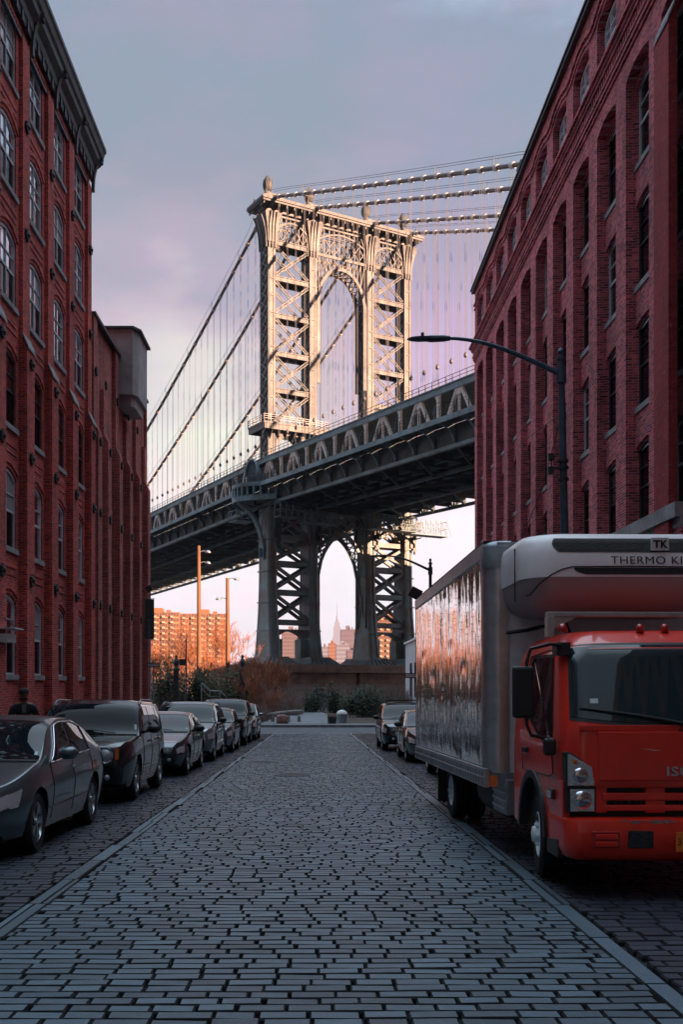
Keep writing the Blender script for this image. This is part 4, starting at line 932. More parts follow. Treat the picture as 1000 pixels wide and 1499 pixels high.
block('city_building', 'pale narrow block between the left tower legs', 'building', 440, 452, 948, 1300, 30, 'skyline_pale', 8, 5)
Y = 5200; s_ = Y/1500
t = thing('skyscraper', 'distant pale stepped skyscraper with a thin spire framed by the bridge arch', 'skyscraper', ((493.5-461)*s_, Y, 0))
b = MB()
for hw_, z0_, z1_ in ((8.5, 0, 45), (6.5, 45, 70), (5.2, 70, 84), (3.8, 84, 90), (2.4, 90, 94)): b.box(-hw_*s_, hw_*s_, -hw_*s_*.7, hw_*s_*.7, z0_*s_, z1_*s_)
b.build('shaft', 'skyline_pale', t); b = MB(); b.lathe([(1.6*s_, 94*s_), (1.2*s_, 99*s_), (.5*s_, 101*s_), (.3*s_, 112*s_), (.05*s_, 122*s_)], n=8); b.build('spire', 'skyline_pale', t)
b = MB()
for k in range(-6, 7): b.box((k*.75-.12)*s_, (k*.75+.12)*s_, -8.6*s_*.7, -8.5*s_*.7, 2*s_, 44*s_)
b.build('window_strips', 'skyline_rose', t)['kind'] = 'stuff'
# white low building right of the park
wb = thing('low_building', 'low white-walled building with dark slot windows right of the park', 'building')
MB().box(9.2, 26, 76.5, 104, -1.5, 5.6).build('wall', 'white_wall', wb); MB().box(9.05, 26.1, 76.4, 104.2, 5.603, 5.8).build('parapet', 'sign_white', wb)
for y in (79, 83.5, 88, 92.5, 97):
    f = MB(); f.box(9.12, 9.199, y, y+1.4, .4, 3.6); f = f.build('window', 'frame_dark', wb); MB().box(9.10, 9.119, y+.1, y+1.3, .5, 3.5).build('pane', 'window_glass_dark', f)

# ================= TREES AND SHRUBS =================
def bare_tree(name, lab, loc, H, spread, m, seed, group=None, trunks=3, depth=5, cat='tree', r0=.07, tw_r=.014, up=.35):
    r_ = random.Random(seed); t = thing(name, lab, cat, loc, 0, group); tk = MB(); cr = MB()
    def grow(p, d, L, r, lv):
        pts = [p]; q = p
        for k in range(3):
            d = (d + Vector((r_.uniform(-.22,.22), r_.uniform(-.22,.22), r_.uniform(-.05,.14)))).normalized(); q = q + d*L/3; pts.append(q)
        (tk if lv < 2 else cr).tube(pts, [r, r*.9, r*.75, r*.62], 5 if lv < 2 else 3, cap=False)
        if lv >= depth: return
        for k in range(r_.choice((2,3,3)) if lv else 4):
            bp = pts[r_.choice((1,2,3,3))]; nd = (d*.8 + Vector((r_.uniform(-1,1)*spread, r_.uniform(-1,1)*spread, r_.uniform(-.1,.6)+up*.4))).normalized()
            grow(bp, nd, L*r_.uniform(.58,.8), max(tw_r, r*.58), lv+1)
    for k in range(trunks):
        a = r_.uniform(0, 6.3); grow(Vector((math.cos(a)*.15, math.sin(a)*.15, -.1)), Vector((math.cos(a)*.3*spread, math.sin(a)*.3*spread, 1)).normalized(), H*.34, r0, 0)
    tk.build('trunk', 'bark' if m == 'twig' else m, t, recalc=False); cr.build('crown', m, t, recalc=False); return t
bare_tree('bare_tree', 'bare dark-twigged tree beside the right ornate gate post', (-5.0, 76.5, -1.3), 5.0, .95, 'twig', 3, depth=6, r0=.06, tw_r=.012)
spots = [(-26.5,108,7.5,'bare orange-lit tree at the far left, just right of the banner pole'),(-22.5,104,7.0,'bare orange-lit tree behind the left ornate gate post'),(-19.5,110,8.5,'bare orange-lit tree left of the taller utility pole'),
         (-16.5,105,7.5,'bare orange-lit tree just behind the taller utility pole'),(-13.8,109,10.0,'tallest bare orange-lit tree, between the two utility poles'),(-11.8,103,8.2,'bare orange-lit tree at the shorter utility pole'),
         (-9.4,107,10.5,'bare orange-lit tree with thin upright shoots right of the shorter utility pole'),(-6.6,103,7.0,'bare orange-lit tree in front of the left tower leg'),(-4.2,106,6.0,'low bare orange-lit tree reaching right past the left tower leg')]
for i, (x, y, h, lab) in enumerate(spots): bare_tree('bare_tree', lab, (x, y, -1.3), h, .85, 'twig', 20+i, 'bare orange trees in the park', depth=6, r0=.07, tw_r=.015)
bare_tree('bare_shrub', 'low bare reddish shrub behind the timber bench, left of the path', (-3.6, 83, -1.3), 3.0, 1.0, 'twig', 71, None, 4, 5, 'shrub', .035, .010)
bare_tree('bare_shrub', 'bare spreading shrub farther left behind the end of the bench', (-5.6, 88, -1.3), 3.8, 1.0, 'twig_dark', 72, None, 4, 5, 'shrub', .04, .011)
def leafy(name, lab, loc, rx, ry, rz_, m, n, leaf, seed, cat='bush', group=None, lumps=6):
    r_ = random.Random(seed); t = thing(name, lab, cat, loc, 0, group); st = MB(); lf = MB(); C = []
    for k in range(lumps):
        a = r_.uniform(0, 6.3); q = r_.uniform(.1, .65); C.append((Vector((rx*q*math.cos(a), ry*q*math.sin(a), rz_*r_.uniform(.25, .72))), r_.uniform(.30, .55)))
    for c, s in C:
        st.tube([(0,0,-.05), (c.x*.4, c.y*.4, c.z*.5), c], [.05,.035,.02], 4, cap=False)
        for k in range(6): 
            d = Vector((r_.gauss(0,1), r_.gauss(0,1), abs(r_.gauss(0,1)))).normalized(); st.tube([c, c+Vector((d.x*rx*s, d.y*ry*s, d.z*rz_*s*1.1))], [.02,.006], 3, cap=False)
        for k in range(n//lumps):
            d = Vector((r_.gauss(0,1), r_.gauss(0,1), r_.gauss(0,.8))).normalized()*(r_.random()**.42)*1.12
            p = c+Vector((d.x*rx*s, d.y*ry*s, d.z*rz_*s)); 
            if p.z < 0: continue
            a = Vector((r_.gauss(0,1), r_.gauss(0,1), r_.gauss(0,1))).normalized(); b_ = a.orthogonal().normalized(); L = leaf*r_.uniform(.5,1.3)
            lf.add([p-a*L, p+b_*L*.38, p+a*L, p-b_*L*.38], [(0,1,2,3)])
    st.build('trunk', 'bark', t, recalc=False); lf.build('crown', m, t, recalc=False); return t
leafy('evergreen_bush', 'dark evergreen bush left of the left ornate gate post', (-12.2, 86, -1.3), 2.2, 1.6, 4.6, 'leaf_dark', 5200, .13, 41, lumps=9)
leafy('evergreen_bush', 'dark evergreen bush between left gate post and taller utility pole', (-9.9, 87, -1.3), 2.0, 1.5, 4.3, 'leaf_dark', 4800, .13, 42, lumps=9)
leafy('evergreen_bush', 'mid-green evergreen bush right of the taller utility pole', (-8.0, 85, -1.3), 1.7, 1.4, 4.4, 'leaf_mid', 4200, .12, 43, lumps=8)
leafy('evergreen_bush', 'dark evergreen bush just left of the right ornate gate post', (-6.4, 86, -1.3), 1.4, 1.2, 4.0, 'leaf_dark', 3800, .12, 44, lumps=8)
leafy('evergreen_bush', 'small round dark bush left of the park path', (-.2, 104, -1.3), 2.0, 1.5, 2.9, 'leaf_dark', 3600, .13, 45)
leafy('evergreen_bush', 'wide low dark bush right of the white-domed bin', (4.2, 89, -1.3), 2.6, 1.6, 2.6, 'leaf_dark', 5200, .12, 46, lumps=9)
leafy('evergreen_bush', 'upright dark bush just behind the white-domed bin', (2.0, 93, -1.3), 1.2, 1.1, 2.6, 'leaf_dark', 2400, .12, 47)
def thicket(name, x0, x1, y0, y1, h, n, m, seed, hz_=.25):
    r_ = random.Random(seed); b = MB()
    for k in range(n):
        x, y = r_.uniform(x0, x1), r_.uniform(y0, y1); hh = h*r_.uniform(.55, 1.1)*(1+.25*noise.noise(Vector((x*.3, y*.3, 0)))); p = Vector((x, y, -1.3)); q = p+Vector((r_.gauss(0,.25)*h*.5, r_.gauss(0,.2)*h*.5, hh*.6)); e = q+Vector((r_.gauss(0,.3)*h*.5, r_.gauss(0,.25)*h*.5, hh*.4))
        b.tube([p, q, e], [.022,.015,.008], 3, cap=False)
        for j in range(4): u = p.lerp(e, r_.uniform(.3,.95)); b.tube([u, u+Vector((r_.gauss(0,.2), r_.gauss(0,.2), r_.uniform(.05,.5)))*h*.4], [.012,.006], 3, cap=False)
    o = b.build(name, m, recalc=False); tag(o, 'mass of bare brown brushwood filling the park', 'brushwood', kind='stuff'); return o
thicket('brush_thicket', 3.2, 9.0, 94, 112, 2.1, 2200, 'brush', 5)
thicket('brush_thicket', -6.8, -1.4, 92, 122, 2.1, 2600, 'brush', 6)
thicket('brush_thicket', -16, -3.6, 77, 84, 1.3, 1500, 'brush', 8)
thicket('brush_thicket', -30, -14, 78, 96, 3.2, 1500, 'brush', 9)
thicket('brush_thicket', 1.6, 10.5, 116, 134, 2.6, 3000, 'brush', 10)
thicket('brush_thicket', -12, -.5, 124, 138, 2.6, 2600, 'brush', 11)

# ================= STREET FURNITURE =================
def street_light(lab, X, Y, ztop, arm, gzz, m='pole_blue', head='pole_blue', hl=.9, drop=.0, lean=0):
    t = thing('street_light', lab, 'street light', (X, Y, gzz)); h = ztop-gzz
    p = MB(); p.lathe([(.16,0),(.16,.9),(.10,1.0),(.095,h*.5),(.07,h)], n=10); p.lathe([(.10,h-.04),(.10,h+.02),(.05,h+.04),(.045,h+.10),(.07,h+.14),(.05,h+.2),(.01,h+.23)], n=10); p.build('pole', m, t, smooth=True, angle=40)
    a = MB(); n = 10; pts = [(-arm*k/n, 0, h-.35+ (arm*.33)*math.sin(PI/2*(k/n)**1.05)) for k in range(n+1)]
    a.tube(pts, [.065-.03*k/n for k in range(n+1)], 7); a.lathe([(.11,h-.55),(.11,h-.2)], n=10); a.build('arm', m, t, smooth=True, angle=40)
    e = pts[-1]; g = MB(); secs = []
    for k, (u, w_, hh) in enumerate(((.12,.05,.05),(-.05,.085,.07),(-.35,.10,.075),(-.45,.15,.05),(-.65,.16,.05),(-.82,.12,.04),(-.92,.03,.02))):
        secs.append([(e[0]+u*hl, w_*math.cos(q*PI/4+.39), e[2]+.0+hh*math.sin(q*PI/4+.39)) for q in range(8)])
    g.grid(secs, closed=True); g.lathe([(.035,.05),(.035,.13),(.02,.14)], (e[0]-.55*hl, 0, e[2]), 8); g.build('lamp_head', head, t, smooth=True, angle=50)
    return t
sl = street_light('tall blue-grey street light behind the truck, its long arm reaching over the street', 5.50, 22.4, 8.72, 2.52, gz(22)+.13)
sl.rotation_euler = (0, R(-1.2), 0); sl.location.x = 5.54+.03
b = MB()
for z in (6.35, 6.6, 6.75): b.lathe([(.12, z), (.12, z+.06)], n=8)
b.bar((-.3, 0, 6.62), (.05, 0, 6.62), .05); b.box(-.34, -.22, -.05, .05, 6.5, 6.66); b.bar((-.26,0,6.6),(-.26,0,6.95),.03); b.box(-.33, -.20, -.06, .06, 6.8, 6.94); b.lathe([(.1, 2.0+1), (.1, 3.08)], n=8); b.build('wire_clamp', 'dark_iron', sl)
s2 = street_light('smaller far street light with its thin arm in front of the bridge legs', 5.50, 48.8, 7.35, 2.1, gz(48)+.13, m='dark_iron', head='dark_iron', hl=.8)
for k, (dx, px) in enumerate(((-.75, 0), (.38, 1))):
    f = MB(); z = 6.75; f.tube([(0, -.05, 5.5), (dx*.5, -.1, 5.5), (dx*.8, -.1, 5.75), (dx*.8, -.1, 6.4)], .03, 6); ff = f.build('floodlight_arm', 'dark_iron', s2)
    g = MB(); c = Vector((dx*.95, -.15, 6.75)); a_ = R(28 if k == 0 else -22); ux = Vector((math.cos(a_), 0, -math.sin(a_))); uz = Vector((math.sin(a_), 0, math.cos(a_)))
    g.add([c+ux*i*.30+uz*j*.27+Vector((0, q*.12, 0)) for q in (-1,1) for i, j in ((-1,-1),(1,-1),(.9,.8),(-.9,.8))], [(0,1,2,3),(7,6,5,4),(0,4,5,1),(1,5,6,2),(2,6,7,3),(3,7,4,0)]); g.build('floodlight', 'plastic', ff)
def wire(lab, pts, r=.012):
    tag(MB().tube(pts, r, 4).build('overhead_wire', 'tar_black'), lab, 'wire')
wire('thin dark wire running level from the tall street light to the brick wall', [(5.4, 22.4, 7.5), (5.9, 27, 8.3), (7.2, 36, 10.0), (8.6, 44, 11.9)])
wire('thin dark wire slanting down from the tall street light clamp', [(5.35, 22.4, 7.3), (6.2, 28, 6.9), (7.6, 38, 6.8), (8.6, 46, 7.2)])
wire('thin dark wire just above the truck roof, between street light pole and brick wall', [(5.45, 22.4, 4.1), (6.3, 28, 4.4), (8.6, 38, 5.2)])
def wood_pole(lab, px, pytop, Y, lamps):
    X = (px-461)*Y/1500; zt = 1.6+(1001-pytop)*Y/1500; t = thing('utility_pole', lab, 'utility pole', (X, Y, -1.3)); h = zt+1.3
    MB().tube([(0,0,-.2), (.03,0,h*.5), (.0,0,h)], [.24,.20,.155], 10).build('pole', 'wood', t, smooth=True, angle=50)
    for sx, dz in lamps:
        b = MB(); b.tube([(0,0,h-dz), (sx*.4,0,h-dz+.15), (sx*.7,0,h-dz+.1)], .04, 6); b = b.build('lamp_arm', 'galv', t)
        g = MB(); g.lathe([(.05,.12),(.16,.08),(.25,-.05),(.26,-.12),(.02,-.14)], (sx*.85, 0, h-dz+.08), 10); g.build('lamp_head', 'galv', b, smooth=True)
    b = MB(); b.box(-.32, -.19, -.1, .1, h*.18, h*.24); b.build('meter_box', 'galv', t); MB().tube([(-.24,0,.0),(-.24,0,h*.2)], .04, 6).build('conduit', 'galv', t); return t
wood_pole('taller brown timber utility pole carrying two lamps, standing in the park', 291, 799, 93, ((1,.6),(1,1.6)))
wood_pole('shorter brown timber utility pole with lamps on both sides, farther back', 333, 846, 96, ((1,.15),(-1,2.0)))
# banner pole
bp = thing('banner_pole', 'grey lamp post carrying a dark green vertical banner and floodlight at the brick corner', 'lamp post', (-8.70, 54, gz(54)+.13)); g0 = gz(54)+.13
def zl(py, Y=54): return 1.6+(1001-py)*Y/1500-g0
MB().lathe([(.12,0),(.12,.5),(.07,.6),(.05,zl(866))], n=10).build('pole', 'galv', bp, smooth=True, angle=40)
b = MB(); b.box(-.24, .24, -.075, -.06, zl(935), zl(877)); bn = b.build('banner', 'banner', bp)
for z in (zl(877)+.03, zl(935)-.03): b = MB(); b.bar((0,-.06,z), (.26,-.06,z), .03); b.bar((0,-.06,z), (-.26,-.06,z), .03); b.build('banner_arm', 'galv', bp)
for i, ch in enumerate('DUMBO'): text('banner_letter', ch, .24, 'banner_text', bn, (-.02, -.078, zl(908)-.20*i), (R(90), R(90), 0))
b = MB(); a_ = R(20); b.box(-.16, .16, -.12, .10, -.12, .14); fl = b.build('floodlight', 'plastic', bp, loc=(-.02, -.05, zl(862))); fl.rotation_euler = (R(-20), R(-25), 0)
def oneway(lab, X, Y, zc_, w, h, right, gzz, back=False):
    t = thing('one_way_sign', lab, 'road sign', (X, Y, gzz)); z = zc_-gzz
    MB().box(-.03, .03, -.03, .03, 0, z+h).build('post', 'galv', t)
    p = MB().box(-w/2, w/2, -.045, -.035, z-h/2, z+h/2).build('sign_panel', 'sign_black', t)
    s = 1 if right else -1; q = MB(); hh = h*.30
    q.prism([(s*a, z+c) for a, c in ((-w*.44,-hh),(w*.28,-hh),(w*.28,-hh*1.35),(w*.46,0),(w*.28,hh*1.35),(w*.28,hh),(-w*.44,hh))], 'y', -.050, -.046); ar_ = q.build('arrow', 'sign_white', p)
    text('lettering', 'ONE WAY', h*.42, 'sign_black', ar_, (-s*w*.05, -.0515, z), (R(90), 0, 0), .0005); return t
oneway('black one-way sign pointing right below the banner at the left brick corner', -8.35, 53, 2.58, .66, .22, True, gz(53)+.13)
oneway('black one-way sign pointing right on the far right corner beside the white building', 5.55, 58.6, 2.08, .84, .28, True, gz(58)+.1)
t = thing('street_sign_post', 'thin green-grey post with a small dark square sign between banner pole and timber pole', 'sign post', (-8.3, 66, -1.3))
b = MB(); b.lathe([(.06,0),(.045,5.8)], n=8); b.build('post', 'pole_blue', t); MB().box(-.42, -.02, -.07, -.05, 4.1, 4.5).build('sign_panel', 'dark_iron', t)
def gate_post(lab, px, Y):
    X = (px-461)*Y/1500; t = thing('ornate_gate_post', lab, 'gate post', (X, Y, -1.3))
    b = MB(); b.box(-.26, .26, -.26, .26, 0, .5); b.box(-.19, .19, -.19, .19, .5, 3.95)
    for z in (1.2, 1.9, 2.6, 3.3): b.box(-.22, .22, -.22, .22, z, z+.08); b.prism([(-.12, z+.2), (0, z+.12), (.12, z+.2), (.12, z+.5), (0, z+.6), (-.12, z+.5)], 'y', -.23, -.19)
    b.build('shaft', 'dark_iron', t); MB().lathe([(.22,3.95),(.26,4.0),(.26,4.1),(.15,4.2),(.2,4.45),(.24,4.6),(.17,4.8),(.08,4.9),(.11,5.0),(.12,5.08),(.03,5.2)], n=10).build('finial', 'dark_iron', t, smooth=True)
gate_post('left dark ornate iron gate post with urn finial in the park hedge', 258, 80)
gate_post('right dark ornate iron gate post with urn finial beside the bare tree', 355, 80)
t = thing('handrail', 'thin pale metal handrail zigzagging down the park steps', 'handrail', (0, 79, 0)); b = MB()
P = [at(318,990,79)-Vector((0,79,0)), at(305,1007,79)-Vector((0,79,0)), at(321,1011,79)-Vector((0,79,0)), at(333,1021,79)-Vector((0,79,0))]
P = [at(295,999,79), at(307,1011,79), at(322,1011,79), at(333,1021,79)]; P = [p-Vector((0,79,0)) for p in P]
b.tube(P, .035, 6); b.tube([p-Vector((0,0,.45)) for p in P], .025, 6); b.build('rail', 'galv', t); b = MB()
for p in P: b.tube([p, (p.x, p.y, -1.3)], .03, 6)
b.build('rail_post', 'galv', t)
# park edge objects
t = thing('log_bench', 'long weathered grey timber bench curving beside the park path', 'bench', (-2.6, 77.6, -1.26))
for k, (z, dx) in enumerate(((.42, 0), (.62, .25))):
    b = MB(); b.tube([(-1.0+q*.45, .6*math.sin(q*.5), z+.05*q-.1*k) for q in range(7)], [.13,.15,.16,.15,.15,.13,.1], 8); b.build('log', 'logwood', t, smooth=True)
for xx in (-.6, .6, 1.4): b = MB(); b.box(xx-.12, xx+.12, -.1, .5, 0, .42); b.build('bench_leg', 'logwood', t)
b = MB(); b.box(-1.7, -1.2, -.2, .3, 0, .4); b.build('end_block', 'logwood', t)
def rock(name, lab, cat, loc, sx, sy, sz, m, seed):
    bm = bmesh.new(); bmesh.ops.create_icosphere(bm, subdivisions=3, radius=1)
    for v in bm.verts:
        d = max(abs(v.co.x), abs(v.co.y), abs(v.co.z)); v.co = v.co.lerp(v.co/d, .6); v.co *= 1+.12*noise.noise(v.co*1.6+Vector((seed,0,0)))+.05*noise.noise(v.co*5+Vector((seed,0,0)))
        v.co = Vector((v.co.x*sx, v.co.y*sy, max(-.05, v.co.z*sz+sz*.9)))
    me = bpy.data.meshes.new(name); bm.to_mesh(me); bm.free(); me.materials.append(MATS[m]); o = bpy.data.objects.new(name, me); COL.objects.link(o); o.location = loc; return tag(o, lab, cat)
rock('boulder', 'squared pinkish granite boulder on the far kerb left of the path', 'boulder', (-2.35, 74.2, -1.25), .46, .4, .33, 'rock', 1)
t = thing('planter_basket', 'dark wire planter crammed with brown plants in the path entrance', 'planter', (1.25, 74.0, -1.25))
MB().lathe([(.30,0),(.36,.5),(.33,.5),(.28,.05)], n=14).build('basket', 'dark_iron', t)
lf = MB(); r_ = random.Random(5)
for k in range(500):
    p = Vector((r_.uniform(-.34,.34), r_.uniform(-.34,.34), .45+r_.uniform(0,.25))); a_ = Vector((r_.gauss(0,1), r_.gauss(0,1), r_.gauss(0,1))).normalized(); b_ = a_.orthogonal().normalized(); lf.add([p-a_*.06, p+b_*.02, p+a_*.06, p-b_*.02], [(0,1,2,3)])
lf.build('plants', 'brush', t, recalc=False)['kind'] = 'stuff'
t = thing('litter_bin', 'round park litter bin with a white domed lid', 'litter bin', (1.98, 75.2, -1.25))
MB().lathe([(.34,0),(.37,.1),(.37,.55),(.40,.6)], n=16).build('drum', 'galv', t, smooth=True, angle=40); MB().lathe([(.41,.6),(.40,.7),(.30,.86),(.14,.94),(.02,.96)], n=16).build('domed_lid', 'sign_white', t, smooth=True)
for k in range(0): pass
t = thing('park_sign', 'tall thin pale lamp pole standing at the foot of the bridge pier', 'lamp post', (12.5, 135, -1.3)); MB().lathe([(.10,0),(.07,8.2)], n=8).build('pole', 'sign_white', t); MB().box(-.3,.3,-.15,.15,8.2,8.35).build('lamp_head', 'galv', t)
t = thing('chain_fence', 'low wire fence crossing the park in front of the pier', 'fence', (0, 128, -1.3)); b = MB()
for z in (.6, 1.5, 2.4): b.bar((-8, 0, z), (14, 0, z), .05)
b.build('rails', 'galv', t)
for k in range(12): b = MB(); b.tube([(-8+2*k, 0, 0), (-8+2*k, 0, 2.5)], .05, 6); b.build('fence_post', 'galv', t)

# ================= CARS =================
def lerp_tab(tab, y):
    if y <= tab[0][0]: return tab[0][1]
    for (a, va), (b, vb) in zip(tab[:-1], tab[1:]):
        if y <= b:
            t = (y-a)/(b-a); t = t*t*(3-2*t)*.5 + t*.5; return va + (vb-va)*t
    return tab[-1][1]
class CarShape:
    def __init__(s, L, hw, top, belt, wf, wr, rw, tum=.24, gnd=.22, nose=.20, tail=.14, bumper=.55, boxy=0):
        s.__dict__.update(L=L, hw=hw, top=top, belt=belt, wf=wf, wr=wr, rw=rw, tum=tum, gnd=gnd, nose=nose, tail=tail, bumper=bumper, boxy=boxy)
    def W(s, y):
        w = s.hw; f = 1.0 if not s.boxy else .55
        if y < f: w *= 1 - s.nose*((f-y)/f)**2.3
        f = .9
        if s.L-y < f: w *= 1 - s.tail*((f-(s.L-y))/f)**2.3
        return w
    def zlow(s, y):
        z = s.gnd + (.05 if y < .2 or y > s.L-.2 else 0); R_ = s.rw*1.16
        for yw in (s.wf, s.wr):
            d = abs(y-yw)
            if d < R_: z = max(z, s.rw + math.sqrt(R_*R_-d*d)*1.0)
        return z
    def sect(s, y, n_low=9, n_side=7, n_cap=7):
        W = s.W(y); zs = lerp_tab(s.belt, y); zt = max(lerp_tab(s.top, y), zs+.015); z0 = min(s.zlow(y), zs-.08); pts = []
        def g(z):
            u = (z - s.gnd)/(zs - s.gnd); return (.94 + .085*math.sin(min(1, max(0, u))*PI*.62)**.8 - (.03+.03*(1-s.boxy))*max(0, u-.62)/.38)
        for k in range(n_low):
            u = k/(n_low-1); z = z0 + (zs-z0)*u; pts.append((W*g(z), z))
        h = zt-zs; xs = W*g(zs); xr = xs - s.tum*h - .02; zr = zs + .84*h
        for k in range(1, n_side+1):
            t = k/n_side; pts.append((xs+(xr-xs)*t + .035*h*math.sin(PI*t), zs+(zr-zs)*t))
        for k in range(1, n_cap+1):
            a = PI/2*k/n_cap; e = .62 if h > .25 else .85
            pts.append((xr*math.cos(a)**e if k < n_cap else 0, zr+(zt-zr)*math.sin(a)**.75))
        return pts
    def yshift(s, y, z):   # sloped nose and tail in side view
        sh = 0
        if y < .5: sh += (max(0, z-s.bumper)*.32*(1-s.boxy) + max(0, s.bumper-.12-z)*.22)*(1-y/.5)
        if s.L-y < .5: sh -= (max(0, z-s.bumper-.1)*.20 + max(0, s.bumper-.12-z)*.25)*(1-(s.L-y)/.5)
        return sh
    def P(s, y, r, side=1, off=0):
        pts = s.sect(y); k = min(int(r), len(pts)-2); t = r-k; x = pts[k][0]*(1-t)+pts[k+1][0]*t; z = pts[k][1]*(1-t)+pts[k+1][1]*t
        dx = pts[k+1][1]-pts[k][1]; dz = -(pts[k+1][0]-pts[k][0]); n = math.hypot(dx, dz) or 1
        return (side*(x+off*dx/n), y+s.yshift(y, z) - (off if (r > 12 and y < s.L/2) else 0), z+off*dz/n)
    def shell(s):
        ys = set(); y = 0
        while y < s.L: ys.add(round(y, 3)); y += .07
        ys.add(s.L)
        for yw in (s.wf, s.wr):
            for k in range(-12, 13): ys.add(round(yw + s.rw*1.16*math.sin(PI/2*k/12), 3))
        ys = sorted(v for v in ys if 0 <= v <= s.L); rows = []
        for y in ys:
            q = s.sect(y); rows.append([(x, y+s.yshift(y, z), z) for x, z in q] + [(-x, y+s.yshift(y, z), z) for x, z in q[-2::-1]])
        m = MB(); m.grid(rows)
        for rw_, sg in ((rows[0], -1), (rows[-1], 1)):       # bulged end caps as scaled rings
            zc_ = (rw_[0][2]+max(p[2] for p in rw_))/2; prev = rw_; n = len(rw_)
            rings = [rw_]
            for sc, dy in ((.97, .03), (.85, .055), (.4, .07)): rings.append([(p[0]*sc, p[1]+sg*dy, zc_+(p[2]-zc_)*sc) for p in rw_])
            m.grid(rings, closed=True); m.f.append(tuple(range(len(m.v)-n, len(m.v))))
        return m
    def patch(s, y0, y1, r0, r1, side=1, off=.006, ny=10, nr=8, both=False):
        """y0,y1 are functions of r-fraction or numbers"""
        f0 = y0 if callable(y0) else (lambda t: y0); f1 = y1 if callable(y1) else (lambda t: y1); m = MB(); rows = []
        for j in range(nr+1):
            t = j/nr; r = r0+(r1-r0)*t; rows.append([s.P(f0(t)+(f1(t)-f0(t))*i/ny, r, side, off) for i in range(ny+1)])
        m.grid(rows)
        if both: 
            rows2 = [[(-p[0], p[1], p[2]) for p in q] for q in rows]; m = MB(); m.grid(rows + rows2[-2::-1] if r1 >= 21.9 else rows); 
        return m
R_SH, R_SIDE, R_TOP = 8, 15, 22
def wheel(t, x, y, rw, w, side, spokes=5, rimm='rim', tw_=None):
    g = MB(); prof = [(rw*.66, -w/2+.01), (rw*.90, -w/2), (rw*.985, -w/2+.03), (rw, -w*.25), (rw, w*.25), (rw*.985, w/2-.03), (rw*.90, w/2), (rw*.66, w/2-.01)]
    g.lathe(prof, (0,0,0), 28, 'x', cap=False); wh = g.build('wheel', 'tyre', t, smooth=True, angle=40, loc=(side*(x-w/2), y, rw))
    r_ = MB(); xo = side*(w/2-.015); r_.lathe([(rw*.60, -w/2*side*0+xo-side*.10), (rw*.66, xo), (rw*.62, xo+side*.004), (rw*.585, xo-side*.02), (rw*.57, xo-side*.10)], (0,0,0), 28, 'x', cap=False)
    r_.lathe([(.005, xo), (rw*.13, xo), (rw*.15, xo-side*.03), (.005, xo-side*.05)], (0,0,0), 14, 'x', cap=False)
    for k in range(spokes):
        a = 2*PI*k/spokes+.3
        for da in (-.13, .13): r_.bar((xo-side*.025, math.sin(a)*rw*.12, math.cos(a)*rw*.12), (xo-side*.012, math.sin(a+da)*rw*.60, math.cos(a+da)*rw*.60), .035, .03, up=(1,0,0))
    r_.build('rim', rimm, wh, smooth=True, angle=35)
    d = MB(); d.lathe([(.01, xo-side*.09), (rw*.62, xo-side*.09), (rw*.62, xo-side*.12)], (0,0,0), 20, 'x', cap=False); d.build('brake_disc', 'tar_black', wh)
